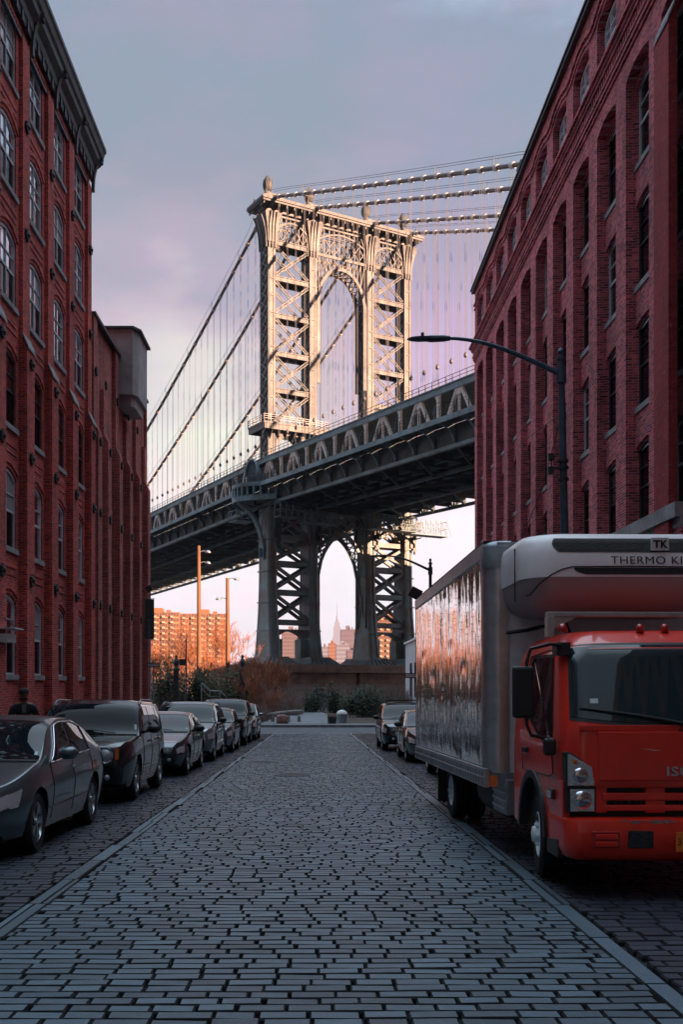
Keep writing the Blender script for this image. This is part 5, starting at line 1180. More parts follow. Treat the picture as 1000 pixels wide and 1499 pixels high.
def make_car(name, lab, cat, X, Y, S, body, glass=('glass_car'), yws=(1.05, 1.85), ywr=None, wins=(), rims='rim', group=None, headlight='swept', chrome_trim=True, rails=False, side='right', sticker=True, plate=True, mirror_y=None, sky_rack=False, grille_w=.32, grille_z=(.5,.72), rz=0, fog=True, mm='plastic', trimm='chrome'):
    """X is the side of the car nearest the street centre; front faces -Y at Y"""
    cx = X-S.hw if X < 0 else X+S.hw
    t = thing(name, lab, cat, (cx, Y, gz(Y)+.005), rz, group); t.rotation_euler = (R(-1.146), 0, rz)
    S.shell().build('body', body, t, smooth=True, angle=50)
    u = MB(); u.box(-S.hw*.80, S.hw*.80, .25, S.L-.25, S.gnd-.03, S.gnd+.35); u.build('underbody', 'tar_black', t)
    for yw in (S.wf, S.wr):
        for sd in (-1, 1): wheel(t, S.hw*.985, yw, S.rw, .225, sd, rimm=rims)
        a = MB()
        for sd in (-1, 1): a.box(min(sd*S.hw*.55, sd*S.hw*.90), max(sd*S.hw*.55, sd*S.hw*.90), yw-S.rw*1.1, yw+S.rw*1.1, S.rw, S.rw*2.1)
        a.build('wheel_well', 'tar_black', t)
    # glass
    y0, y1 = yws
    ws = S.patch(lambda q: y0+.05, lambda q: y1-.03, R_SIDE+.85, R_TOP, 1, .006, 12, 8, both=True); w_ = ws.build('windshield', glass, t, smooth=True)
    if sticker:
        st = MB(); a = y0+.16
        for q in (0, .11):
            p = [S.P(a, 17.1-q*2.2, 1, .010), S.P(a, 16.75-q*2.2, 1, .010), S.P(a+.07, 16.75-q*2.2, 1, .010), S.P(a+.07, 17.1-q*2.2, 1, .010)]; st.add(p, [(0,1,2,3)])
        st.build('sticker', 'sticker', w_, recalc=False)
    if ywr: S.patch(lambda q: ywr[0]+.04, lambda q: ywr[1]-.06, R_SIDE+.3, R_TOP, 1, .006, 10, 8, both=True).build('rear_window', glass, t, smooth=True)
    for sd in (-1, 1):
        for (a0, b0, a1, b1) in wins: S.patch(lambda q: a0+(b0-a0)*q, lambda q: a1+(b1-a1)*q, R_SH+.35, R_SIDE-.35, sd, .006, 8, 6).build('side_window', glass, t, smooth=True)
        if chrome_trim and wins:
            m = MB(); f, l = wins[0], wins[-1]; pts = [S.P(f[0]+(l[2]-f[0])*k/10, R_SH+.12, sd, .012) for k in range(11)]
            pts += [S.P(l[2]+(l[3]-l[2])*k/4, R_SH+.12+(R_SIDE-R_SH-.3)*k/4, sd, .012) for k in range(1, 5)] + [S.P(l[3]+(f[1]-l[3])*k/8, R_SIDE-.18, sd, .012) for k in range(1, 9)] + [S.P(f[1]+(f[0]-f[1])*k/4, R_SIDE-.18-(R_SIDE-R_SH-.3)*k/4, sd, .012) for k in range(1, 5)]
            m.tube(pts, .011, 4); m.build('window_trim', trimm, t, smooth=True)
            m = MB(); m.tube([S.P(S.wf+S.rw*1.25+(S.wr-S.wf-S.rw*2.5)*k/6, 2.6, sd, .008) for k in range(7)], .010, 4); m.build('door_strip', trimm, t)
        m = MB()
        for yd in (wins[0][2]-.10, wins[min(1, len(wins)-1)][2]-.05) if wins else (): 
            p = S.P(yd, R_SH-1.2, sd, .03); m.bar((p[0], p[1]-.09, p[2]), (p[0], p[1]+.09, p[2]+.01), .03, .035)
        if wins: m.build('door_handle', trimm if chrome_trim else body, t)
        m = MB()
        for yd in ([wins[0][0]-.02] + [w[2]+.03 for w in wins[:2]]):
            m.tube([S.P(yd, r/2, sd, .001) for r in range(2, 17)], .006, 3, cap=False)
        m.build('door_gap', 'tar_black', t)
        my = mirror_y or (wins[0][0]+.22 if wins else y1); p = S.P(my, R_SH+.3, sd, 0); m = MB()
        rows = [[(p[0]+sd*(.05+a), p[1]-b+.05*math.cos(q*PI/4)*0, p[2]+.10+c*math.sin(q*PI/4)) if False else (p[0]+sd*(.06+a), p[1]-.02+b*math.cos(q*PI/4), p[2]+.09+c*math.sin(q*PI/4)) for q in range(8)] for a, b, c in ((0,.05,.05),(.05,.085,.078),(.15,.085,.075),(.20,.05,.045),(.215,.01,.01))]
        m.grid(rows, closed=True); m.bar((p[0]-sd*.02, p[1], p[2]+.03), (p[0]+sd*.10, p[1], p[2]+.06), .06, .04); m.build('mirror', mm, t, smooth=True, angle=50)
        # headlights, tail lights
        if headlight == 'swept':
            h = S.patch(lambda q: -.0+.02, lambda q: .34+.14*q, 5.0, 7.3, sd, .010, 8, 5); h = h.build('headlight', 'lens', t, smooth=True)
            xx = S.W(0); zf = lerp_tab(S.belt, .2); b = MB()
            z_ = zf-.12; yy = S.yshift(0, z_)-.045
            b.add([(sd*xx*.97, .03+yy+.05, z_-.06),(sd*xx*.56, yy-.012, z_-.075),(sd*xx*.52, yy+.0, z_+.01),(sd*xx*.95, .06+yy+.05, z_+.07)], [(0,1,2,3)]); b.add([(sd*xx*.97, .03+yy+.12, z_-.06),(sd*xx*.56, yy+.05, z_-.075),(sd*xx*.52, yy+.06, z_+.01),(sd*xx*.95, .06+yy+.12, z_+.07)], [(0,1,2,3)])
            b.lathe([(.01,-.02),(.05,-.015),(.055,.02)], (sd*xx*.72, yy-.0, z_), 12, 'y'); b.build('headlight_lamp', 'lens', h)
        elif headlight == 'round':
            z_ = grille_z[1]-.115; b = MB(); b.lathe([(.01,-.045),(.07,-.038),(.098,-.018),(.104,.02),(.12,.03)], (sd*S.hw*.60, S.yshift(0, z_)-.085, z_), 20, 'y'); h = b.build('headlight', 'lens', t, smooth=True)
            b = MB(); b.lathe([(.103,-.02),(.128,-.03),(.128,.03)], (sd*S.hw*.60, S.yshift(0,z_)-.085, z_), 20, 'y', cap=False); b.build('headlight_ring', 'chrome', h)
            b = MB(); b.box(sd*S.hw*.80-.025, sd*S.hw*.80+.025, -.075, .04, z_-.07, z_+.11); b.build('marker_lamp', 'amber', t)
        S.patch(S.L-.35, S.L-.02, 5.2, 7.6, sd, .010, 6, 5).build('tail_light', 'lamp_red', t, smooth=True)
        if fog:
            b = MB(); z_ = S.gnd+.17; b.lathe([(.01,-.02),(.045,-.012),(.05,.03)], (sd*S.hw*.62, -.045+S.yshift(0,z_), z_), 12, 'y'); b.build('fog_lamp', 'lens', t, smooth=True)
    # front details
    xf = S.W(0); b = MB(); zg0, zg1 = grille_z; y_ = -.105
    ysh = S.yshift(0, (zg0+zg1)/2)
    b.prism([(-grille_w, zg1), (grille_w, zg1), (grille_w*.85, zg0), (-grille_w*.85, zg0)], 'y', y_+ysh, y_+ysh+.06); gr = b.build('grille', 'mesh_black', t)
    b = MB()
    if headlight == 'round':
        for k in range(7): xx = (k-3)*grille_w*.27; b.box(xx-.012, xx+.012, y_+ysh-.008, y_+ysh-.002, zg0+.03, zg1-.03)
    else:
        for k in range(1, 4): z_ = zg0+(zg1-zg0)*k/4; b.box(-grille_w*.9, grille_w*.9, y_+ysh-.008, y_+ysh-.002, z_-.006, z_+.006)
    b.build('grille_bars', trimm, gr)
    b = MB(); z0_ = S.gnd+.09; b.prism([(-xf*.62, z0_+.13), (xf*.62, z0_+.13), (xf*.52, z0_), (-xf*.52, z0_)], 'y', -.062+S.yshift(0, z0_), .02); b.build('air_intake', 'mesh_black', t)
    if plate: b = MB(); b.box(-.15, .15, y_-.02, y_-.012, grille_z[0]-.16, grille_z[0]-.01); b.build('licence_plate', 'plate_orange' if plate == 'o' else 'plate', t)
    m = MB()
    for sg in (-1, 1): m.tube([S.P(y0-.02, 16+2*sg*0+k*.6, sg, .012) for k in range(9)], .012, 4)
    m.tube([(-.55, *S.P(y0+.03, 18.5, 1, .02)[1:]), (.0, *S.P(y0+.14, 21, 1, .025)[1:]), (.45, *S.P(y0+.08, 21, 1, .02)[1:])], .010, 4); m.build('wiper', 'plastic', t)
    if rails:
        for sg in (-1, 1):
            ya, yb = y1+.12, S.L-.75; pts = []
            for k in range(11):
                y = ya+(yb-ya)*k/10; p = S.P(y, R_SIDE+1.2, sg, .0); pts.append((p[0], y, p[2]+.055*min(1, min(k, 10-k)/1.5)+.0))
            m = MB(); m.tube(pts, .017, 5); m.build('roof_rail', 'galv', t, smooth=True)
    if sky_rack:
        m = MB(); m.box(-S.hw*.72, S.hw*.72, y1+.25, y1+.33, lerp_tab(S.top, y1+.3)+.05, lerp_tab(S.top, y1+.3)+.09)
        m.box(-S.hw*.72, -S.hw*.68, y1+.27, y1+.31, lerp_tab(S.top, y1+.3)-.06, lerp_tab(S.top, y1+.3)+.05); m.box(S.hw*.68, S.hw*.72, y1+.27, y1+.31, lerp_tab(S.top, y1+.3)-.06, lerp_tab(S.top, y1+.3)+.05); m.build('roof_bar', 'plastic', t)
    return t
def paint(n, c, metal=.5, rough=.2): mat(n, c, rough, metal=metal, coat=1, var=.10, vscale=1.2); return n
paint('paint_grey', (.085,.125,.135), .6, .3); paint('paint_black', (.010,.012,.014), .1, .22); paint('paint_navy', (.018,.034,.044), .5); paint('paint_silver', (.20,.23,.25)); paint('paint_charcoal', (.045,.05,.056), .4); paint('paint_steel', (.085,.10,.115))
G = 'cars parked nose to tail along the left kerb'
sedan = CarShape(4.76, .91, [(0,.70),(.15,.77),(1.1,.965),(1.18,.98),(1.95,1.40),(2.35,1.47),(2.9,1.465),(3.5,1.36),(4.15,1.09),(4.6,1.03),(4.76,.97)], [(0,.66),(.2,.72),(1.1,.90),(1.5,.925),(3.2,.98),(4.2,1.0),(4.76,.93)], .95, 3.66, .325, nose=.24)
make_car('sedan', 'dark grey sedan with chrome window trim, nearest car on the left', 'car', -2.98, 10.15, sedan, 'paint_grey', yws=(1.15, 2.05), ywr=(3.45, 4.2), wins=((1.52,2.12,2.48,2.50),(2.56,2.58,3.50,3.30)), group=G, grille_z=(.44,.64), grille_w=.36, mm='paint_grey')
renegade = CarShape(4.24, .90, [(0,.94),(.12,1.0),(1.15,1.08),(1.2,1.09),(1.62,1.60),(1.95,1.69),(3.6,1.67),(3.95,1.60),(4.15,1.12),(4.24,1.05)], [(0,.88),(.15,.94),(1.15,1.03),(1.5,1.06),(3.9,1.10),(4.24,1.0)], .88, 3.45, .355, tum=.16, gnd=.26, nose=.10, tail=.10, bumper=.62, boxy=.75)
make_car('compact_suv', 'boxy black compact off-roader with round headlamps, behind the nearest grey sedan', 'car', -2.98, 16.4, renegade, 'paint_black', yws=(1.12, 1.66), ywr=(3.85, 4.15), wins=((1.42,1.72,2.22,2.22),(2.30,2.30,3.05,3.05),(3.13,3.13,3.72,3.62)), group=G, headlight='round', chrome_trim=False, rails=True, grille_z=(.68,.90), grille_w=.38)
bmw = CarShape(4.63, .90, [(0,.68),(.15,.76),(1.25,.95),(1.35,.97),(2.05,1.36),(2.4,1.43),(2.9,1.42),(3.5,1.31),(4.05,1.10),(4.5,1.07),(4.63,1.0)], [(0,.64),(.2,.70),(1.2,.88),(1.5,.92),(3.2,.96),(4.2,.99),(4.63,.93)], .80, 3.61, .335, nose=.22)
make_car('sedan', 'low black sedan with slim swept headlamps, third car up the left kerb', 'car', -2.86, 22.5, bmw, 'paint_navy', yws=(1.3, 2.15), ywr=(3.4, 4.1), wins=((1.66,2.22,2.56,2.56),(2.64,2.64,3.5,3.22)), group=G, grille_z=(.42,.66), grille_w=.30, chrome_trim=False)
suv = CarShape(4.65, .94, [(0,.86),(.15,.93),(1.1,1.08),(1.2,1.10),(1.85,1.58),(2.25,1.68),(3.5,1.66),(4.1,1.55),(4.5,1.12),(4.65,1.05)], [(0,.80),(.2,.86),(1.1,1.0),(1.5,1.03),(3.9,1.10),(4.65,1.0)], .90, 3.71, .365, tum=.20, gnd=.25, nose=.16, tail=.12, bumper=.58, boxy=.35)
make_car('suv', 'silver-grey SUV with roof rails, fourth car up the left kerb', 'car', -2.84, 28.4, suv, 'paint_silver', yws=(1.15, 2.0), ywr=(4.0, 4.45), wins=((1.52,2.05,2.42,2.42),(2.50,2.50,3.3,3.3),(3.38,3.38,4.05,3.86)), group=G, rails=True, grille_z=(.55,.80), grille_w=.30)
hatch = CarShape(4.1, .87, [(0,.74),(.15,.82),(.95,.98),(1.05,1.0),(1.7,1.40),(2.05,1.49),(3.1,1.46),(3.6,1.36),(3.95,1.04),(4.1,.98)], [(0,.70),(.2,.76),(.95,.92),(1.5,.95),(3.6,1.0),(4.1,.92)], .80, 3.35, .315, tum=.22, nose=.2)
make_car('hatchback', 'small steel-grey hatchback between the silver SUV and the large black SUV', 'car', -2.72, 33.7, hatch, 'paint_steel', yws=(1.0, 1.85), ywr=(3.5, 3.95), wins=((1.36,1.9,2.2,2.2),(2.28,2.28,3.0,2.95)), group=G, grille_z=(.42,.62), chrome_trim=False)
bigsuv = CarShape(4.9, .97, [(0,.98),(.12,1.06),(1.2,1.16),(1.3,1.18),(1.85,1.72),(2.2,1.83),(4.1,1.80),(4.5,1.70),(4.8,1.2),(4.9,1.1)], [(0,.92),(.15,1.0),(1.2,1.09),(1.5,1.12),(4.5,1.18),(4.9,1.08)], .92, 3.85, .40, tum=.17, gnd=.32, nose=.10, tail=.08, bumper=.68, boxy=.8)
make_car('suv', 'tall black SUV with a roof bar, sixth car up the left kerb', 'car', -2.68, 39.6, bigsuv, 'paint_black', yws=(1.25, 2.02), ywr=(4.5, 4.78), wins=((1.6,2.02,2.55,2.55),(2.63,2.63,3.5,3.5),(3.58,3.58,4.4,4.3)), group=G, sky_rack=True, grille_z=(.66,.94), grille_w=.42, chrome_trim=False)
make_car('suv', 'farthest car on the left, a silver-mirrored crossover at the corner', 'car', -2.60, 45.2, suv, 'paint_charcoal', yws=(1.15, 2.0), wins=((1.52,2.05,2.42,2.42),(2.50,2.50,3.3,3.3)), group=G, mm='paint_silver', grille_z=(.55,.80))
G = 'cars parked along the right kerb beyond the truck'
make_car('suv', 'dark SUV with roof crossbars, farthest car on the right', 'car', 2.32, 35.0, suv, 'paint_navy', yws=(1.15, 2.0), wins=((1.52,2.05,2.42,2.42),(2.50,2.50,3.3,3.3),(3.38,3.38,4.05,3.86)), group=G, sky_rack=True, chrome_trim=False, grille_z=(.55,.80), grille_w=.30)
make_car('sedan', 'black sedan half hidden behind the box truck', 'car', 2.52, 27.8, sedan, 'paint_black', yws=(1.15, 2.05), wins=((1.52,2.12,2.48,2.50),(2.56,2.58,3.50,3.30)), group=G, grille_z=(.44,.64))
make_car('hatchback', 'dark hatchback almost wholly hidden directly behind the box truck', 'car', 2.62, 20.8, hatch, 'paint_charcoal', yws=(1.0, 1.85), wins=((1.36,1.9,2.2,2.2),(2.28,2.28,3.0,2.95)), group=G)

# ================= BOX TRUCK =================
TK = thing('box_truck', 'red-cabbed refrigerated box truck with mirror-like dented cargo box parked on the right', 'truck', (3.10, 8.5, gz(8.5)+.005)); TK.rotation_euler = (R(-1.146), 0, R(1.3))
HW = 1.03
def cab_slice(z):
    yf = 0.0
    if z > 1.40: yf = .0 + (z-1.40)*.42 + max(0, z-2.08)**1*1.2
    elif z < .75: yf = .01
    else: yf = -.012*math.sin((z-.75)/.65*PI)
    hw = HW - max(0, z-1.25)*.10 - max(0, z-2.05)*.45; r = .20 if z < 2.0 else .24
    yb = 1.92 - max(0, z-2.1)*.5
    pts = []
    for k in range(25): a = PI/2*k/24; pts.append((-hw+r-r*math.cos(a), yf+r*1.1-r*1.1*math.sin(a)))
    half = [(-hw, yb)] + [(-hw, yf+.5+(yb-yf-.5)*(1-q/4)) for q in (1,2,3,4)] + pts
    # slight bow of the front
    front = [(-hw+r+(2*hw-2*r)*k/40, yf-.045*math.sin(PI*k/40)) for k in range(1, 40)]
    other = [(-x, y) for x, y in half[::-1]]
    return half + front + other
zs_ = [.92,1.0,1.1,1.2,1.3,1.4,1.5,1.6,1.7,1.8,1.9,2.0,2.08,2.14,2.19,2.225,2.245,2.255]
m = MB(); rows = []
for z in zs_:
    sl_ = cab_slice(z)
    if z > 2.2: 
        f = {2.225:.985, 2.245:.94, 2.255:.80}[z]; sl_ = [(x*f, .95+(y-.95)*f) for x, y in sl_]
    rows.append([(x, y, z) for x, y in sl_])
m.grid(rows, closed=True); m.f.append(tuple(range(len(m.v)-len(rows[0]), len(m.v))))
cab = m.build('cab', 'truck_red', TK, smooth=True, angle=45)
def sidepoly(name, poly, x0, x1, mm, parent=cab, bevel=.008):
    out = []
    for sd in (-1, 1):
        b = MB(); b.prism(poly, 'x', min(sd*x0, sd*x1), max(sd*x0, sd*x1)); out.append(b.build(name, mm, parent, bevel=bevel))
    return out
# lower cab side with the wheel arch cut, front lower panel
AY, AR = 1.10, .50
archp = [(AY+AR*math.cos(R(a)), .42+AR*1.06*math.sin(R(a))) for a in range(176, 3, -12)]
sidepoly('cab_side', [(.06, .96), (.06, .46), (.50, .42)] + archp[0:] + [(1.62, .42), (1.90, .45), (1.92, .96), (1.60,.965),(.6,.965)], HW-.06, HW+.002, 'truck_red')
sidepoly('arch_flare', [(AY+(AR+.035)*math.cos(R(a)), .42+(AR*1.06+.04)*math.sin(R(a))) for a in range(180, -1, -10)] + [(AY+(AR-.035)*math.cos(R(a)), .42+(AR*1.06-.035)*math.sin(R(a))) for a in range(0, 181, 10)], HW-.05, HW+.03, 'plastic', bevel=.004)
sidepoly('cab_step', [(.18, .30), (.56, .30), (.56, .42), (.18, .46)], HW-.12, HW+.012, 'plastic')
m = MB(); m.box(-HW+.06, HW-.06, .05, 1.88, .50, .94); m.box(-.7, .7, .4, 1.9, .3, .5); m.build('cab_floor', 'tar_black', cab)
# front mask: panels below the hood line, made by bulged boxes between z .70 and .93
def frontpanel(name, x0, x1, z0, z1, y, d, mm, parent=cab, bevel=.01, bow=.045):
    b = MB(); n = 8; pts = []
    for k in range(n+1):
        x = x0+(x1-x0)*k/n; bw_ = -bow*(1-(x/HW)**2); pts.append((x, y+bw_))
    poly = pts + [(x, yy+d) for x, yy in pts[::-1]]; b.prism(poly, 'z', z0, z1); return b.build(name, mm, parent, bevel=bevel)
frontpanel('grille_backing', -.80, .80, .66, 1.0, .06, .05, 'tar_black', bevel=0)
for (x0, x1) in ((-.72, .72),):
    frontpanel('grille_bar', x0, x1, .905, .962, .012, .07, 'truck_red', bevel=.006)
    frontpanel('grille_bar', x0, x1, .80, .865, .004, .08, 'truck_red', bevel=.012)
    frontpanel('grille_bar', x0, x1, .715, .765, .008, .08, 'truck_red', bevel=.010)
for xx in (-.72, -.34, -.22, .22, .34, .72):
    pass
for (x0, x1) in ((-.77, -.68), (-.36, -.20), (.20, .36), (.68, .77)): frontpanel('grille_upright', x0, x1, .70, .95, .016, .07, 'truck_red', bevel=.006)
m = MB()
for k in range(26): xx = -.66+k*.0528; m.box(xx-.006, xx+.006, .02-.04*(1-(xx/HW)**2), .06, .768, .80)
m.build('grille_mesh', 'plastic', cab)
# hood flap outline (proud panel), side seam
frontpanel('front_flap', -.755, .755, .968, 1.37, -.018, .03, 'truck_red', bevel=.006, bow=.048)
frontpanel('cowl_panel', -.90, .90, 1.378, 1.425, .000, .03, 'truck_red', bevel=.004, bow=.046)
# headlights
for sd in (-1, 1):
    b = MB(); pl = [(.775, .70), (1.015, .70), (1.018, 1.20), (.995, 1.205), (.775, 1.075)]
    b.prism([(sd*a, c) for a, c in pl], 'y', -.005, .16); hl = b.build('headlight', 'plastic', cab, bevel=.006)
    b = MB(); b.prism([(sd*a, c) for a, c in ((.785,.712),(.985,.712),(.985,.895),(.785,.895))], 'y', -.014, -.006); b.build('lower_lens', 'lens', hl)
    b = MB(); b.prism([(sd*a, c) for a, c in ((.785,.925),(1.005,.925),(1.005,1.185),(.99,1.188),(.785,1.065))], 'y', -.014, -.006); b.build('upper_lens', 'lens', hl)
    b = MB(); b.lathe([(.005,-.030),(.045,-.026),(.078,-.014),(.082,0)], (sd*.885, 0, .805), 20, 'y'); b.build('low_beam', 'chrome', hl, smooth=True)
    b = MB(); b.lathe([(.005,-.026),(.04,-.024),(.066,-.014),(.07,0)], (sd*.90, 0, 1.005), 20, 'y'); b.build('high_beam', 'chrome', hl, smooth=True)
    b = MB()
    for k in range(4): b.box(sd*(.80+.055*k)-.008, sd*(.80+.055*k)+.008, -.018, -.013, .932, .948)
    b.build('led_dots', 'chrome', hl)
    b = MB(); b.lathe([(.005,-.02),(.02,-.018),(.022,0)], (sd*.945, 0, 1.12), 10, 'y'); b.build('turn_bulb', 'amber', hl)
    b = MB(); b.box(min(sd*(HW-.01), sd*(HW+.03)), max(sd*(HW-.01), sd*(HW+.03)), .30, .47, .78, .87); i_ = b.build('side_indicator', 'plastic', cab, bevel=.01); b = MB(); b.box(min(sd*(HW+.028), sd*(HW+.04)), max(sd*(HW+.028), sd*(HW+.04)), .32, .45, .795, .855); b.build('indicator_lens', 'lens', i_)
# bumper
m = MB(); rows = []
for z, off, ins in ((.30, .03, .10), (.33, -.03, .03), (.40, -.075, .0), (.50, -.085, .0), (.60, -.085, .0), (.645, -.07, .0), (.66, -.03, .01), (.665, .04, .03)):
    hw = HW+.005-ins; r = .14; pts = [(-hw, .55)] + [(-hw+r-r*math.cos(PI/2*k/6), off+r-r*math.sin(PI/2*k/6)) for k in range(7)]; fr = [(-hw+r+(2*hw-2*r)*k/12, off-.05*math.sin(PI*k/12)) for k in range(1, 12)]
    rows.append([(x, y, z) for x, y in pts + fr + [(-x, y) for x, y in pts[::-1]]])
m.grid(rows); m.f.append(tuple(range(len(rows[0])))); m.f.append(tuple(range(len(m.v)-len(rows[0]), len(m.v))))
bmp = m.build('bumper', 'truck_red', TK, smooth=True, angle=40)
for sd in (-1, 1):
    frontpanel('fog_recess', *sorted((sd*.60, sd*.83)), .42, .56, -.092, .03, 'truck_red_dark', bmp, .012, .04); 
    frontpanel('fog_slot', *sorted((sd*.625, sd*.805)), .435, .475, -.098, .02, 'truck_red', bmp, .006, .04); frontpanel('fog_slot', *sorted((sd*.625, sd*.805)), .495, .535, -.098, .02, 'truck_red', bmp, .006, .04)
    frontpanel('tow_recess', *sorted((sd*.33, sd*.54)), .42, .565, -.089, .03, 'mesh_black', bmp, .010, .045)
m = MB(); m.add([(.01,0,0)]*0, [])
b = MB(); b.box(-.16, .14, -.158, -.148, .395, .555); lp = b.build('licence_plate', 'plate_orange', bmp, bevel=.004)
text('plate_number', '34261MK', .085, 'ink', lp, (-.01, -.1595, .475), (R(90), 0, 0), .0008, .78)
text('plate_state', 'NEW YORK', .026, 'ink', lp, (-.01, -.1595, .535), (R(90), 0, 0), .0008)
text('maker_lettering', 'ISUZU', .105, 'chrome', cab, (-.0, -.071, 1.04), (R(90), 0, 0), .004, 1.35, .002)
text('fleet_number', '2015', .085, 'ink', cab, (.0, -.052, 1.402), (R(90), 0, 0), .001, 1.1)
b = MB(); b.add([(-.42,-.0665,1.235),(-.30,-.0675,1.215),(-.24,-.0675,1.216),(-.31,-.0675,1.223)], [(0,1,2,3)]); b.build('paint_scratch', 'sign_white', cab, recalc=False)
# bumper scrapes
b = MB(); r_ = random.Random(3)
for k in range(26):
    x = r_.uniform(-.62, -.18); z = .632+r_.uniform(-.012,.012); yb_ = -.088-.05*math.sin(PI*(x+.9)/1.8)
    b.add([(x, yb_-.001, z), (x+r_.uniform(.02,.07), yb_-.001, z+.003), (x+r_.uniform(.02,.06), yb_-.001, z+.012), (x-.01, yb_-.001, z+.008)], [(0,1,2,3)])
b.build('paint_chips', 'galv', bmp, recalc=False)
# windshield following the cab slices
def cab_front(u, z, off=.006):
    """u in -1..1 across from pillar to pillar"""
    sl_ = cab_slice(z); n = len(sl_); half = [p for p in sl_]
    # arc length param between side start idx 5 and mirrored
    seg = sl_[5:n-5]; L = [0]
    for p, q in zip(seg[:-1], seg[1:]): L.append(L[-1]+math.hypot(q[0]-p[0], q[1]-p[1]))
    s = (u+1)/2*L[-1]
    for k in range(len(seg)-1):
        if s <= L[k+1] or k == len(seg)-2:
            t = (s-L[k])/((L[k+1]-L[k]) or 1); x = seg[k][0]+(seg[k+1][0]-seg[k][0])*t; y = seg[k][1]+(seg[k+1][1]-seg[k][1])*t; break
    nx = x/HW*.5; return (x+nx*off, y-off, z+off*.35)
def wz0(u): return 1.445 + .13*max(0, abs(u)-.45)**1.1
def wz1(u): return 2.105 - .05*abs(u)**4
def ws_grid(u0, off, z0off=0, z1off=0, n=80, mz=12):
    return [[cab_front(-u0+2*u0*i/n, (wz0(-u0+2*u0*i/n)+z0off)+((wz1(-u0+2*u0*i/n)+z1off)-(wz0(-u0+2*u0*i/n)+z0off))*j/mz, off) for i in range(n+1)] for j in range(mz+1)]
m = MB(); m.grid(ws_grid(.86, .004, -.03, .025)); seal = m.build('windshield_seal', 'plastic', cab, smooth=True)
m = MB(); m.grid(ws_grid(.835, .009)); wsg = m.build('windshield', 'truck_glass', cab, smooth=True)
b = MB(); pp = [cab_front(u, z, .014) for u, z in ((-.70,1.60),(-.64,1.60),(-.64,1.64),(-.70,1.64))]; b.add(pp, [(0,1,2,3)]); b.build('sticker', 'sticker', wsg, recalc=False)
m = MB(); 
P0 = [cab_front(u, z, .03) for u, z in ((-.05,1.43),(-.22,1.47),(-.50,1.52),(-.78,1.56))]; m.tube(P0, [.018,.014,.012,.008], 6); m.tube([cab_front(-.05,1.43,.03), cab_front(.0,1.40,.03)], .022, 6); m.build('wiper', 'plastic', cab)
m = MB(); P0 = [cab_front(u, z, .03) for u, z in ((.70,1.45),(.5,1.49),(.25,1.52),(.05,1.54))]; m.tube(P0, [.018,.014,.012,.008], 6); m.build('wiper', 'plastic', cab)
# side windows, doors
for sd in (-1, 1):
    def sp(y, z, off): return (sd*(HW - max(0, z-1.25)*.10 - max(0, z-2.05)*.45 + off), y, z)
    outer = [(.62,2.03),(1.35,2.05),(1.42,2.0),(1.42,1.50),(1.20,1.42),(.95,1.32),(.46,1.22),(.40,1.26)]
    def polygrid(poly, off, nn=1):
        b = MB(); cx_, cz_ = .95, 1.7; b.add([sp(y, z, off) for y, z in poly], [tuple(range(len(poly)))]); return b
    def sc_(poly, k): return [(.95+(y-.95)*k, 1.66+(z-1.66)*k) for y, z in poly]
    polygrid(sc_(outer, 1.04), .004).build('window_seal', 'plastic', cab, recalc=False); polygrid(sc_(outer, .96), .008).build('side_window', 'glass_car', cab, recalc=False)
    b = MB(); pts = [sp(y, z, .003) for y, z in ((.40,1.20),(.36,1.0),(.50,.97),(.9,.97),(1.3,.97),(1.52,.97),(1.54,1.5),(1.50,2.06),(.9,2.09),(.62,2.08),(.42,1.4))]; b.tube(pts+[pts[0]], .006, 4, cap=False); b.build('door_gap', 'tar_black', cab)
    b = MB(); b.box(min(sd*(HW+.0),sd*(HW+.03)), max(sd*(HW+.0),sd*(HW+.03)), 1.28, 1.46, 1.14, 1.19); b.build('door_handle', 'plastic', cab, bevel=.006)
    # mirrors
    ax = -1*sd
    b = MB(); xm_ = sd*(HW+.22); b.tube([(sd*(HW-.12), .36, 2.10), (sd*(HW+.06), .22, 2.11), (sd*(HW+.23), .20, 2.07), (sd*(HW+.26), .22, 1.95), (sd*(HW+.26), .22, 1.42), (sd*(HW+.22), .24, 1.335), (sd*(HW+.05), .30, 1.30), (sd*(HW-.02), .36, 1.29)], .016, 8)
    b.box(min(sd*(HW-.14), sd*(HW-.02)), max(sd*(HW-.14), sd*(HW-.02)), .30, .46, 2.02, 2.13); mb_ = b.build('mirror_arm', 'plastic', cab, smooth=True, angle=40)
    b = MB(); x0_, x1_ = sorted((sd*(HW+.20), sd*(HW+.385))); b.box(x0_, x1_, .17, .25, 1.48, 1.92); b.build('side_mirror', 'plastic', mb_, bevel=.025)
    b = MB(); b.box(x0_+.02, x1_-.02, .2501, .256, 1.51, 1.89); b.build('mirror_glass', 'chrome', mb_)
    b = MB(); x0_, x1_ = sorted((sd*(HW+.01), sd*(HW+.12))); b.box(x0_, x1_, .19, .27, 1.16, 1.31); b.build('lower_mirror', 'plastic', mb_, bevel=.03)
    b = MB(); b.lathe([(.045,2.235),(.045,2.27),(.03,2.30),(.01,2.31)], (sd*.90, .52, 0), 10); b.build('marker_lamp', 'lamp_red', cab, smooth=True)
text('door_lettering', 'DIESEL', .045, 'galv', cab, (-HW-.006, .33, .965), (R(90), 0, R(-90)), .001)
for xx in (-.22, .0, .22): b = MB(); b.lathe([(.036,2.235),(.036,2.270),(.025,2.30),(.01,2.305)], (xx, .50, 0), 10); b.build('marker_lamp', 'lamp_red', cab, smooth=True)
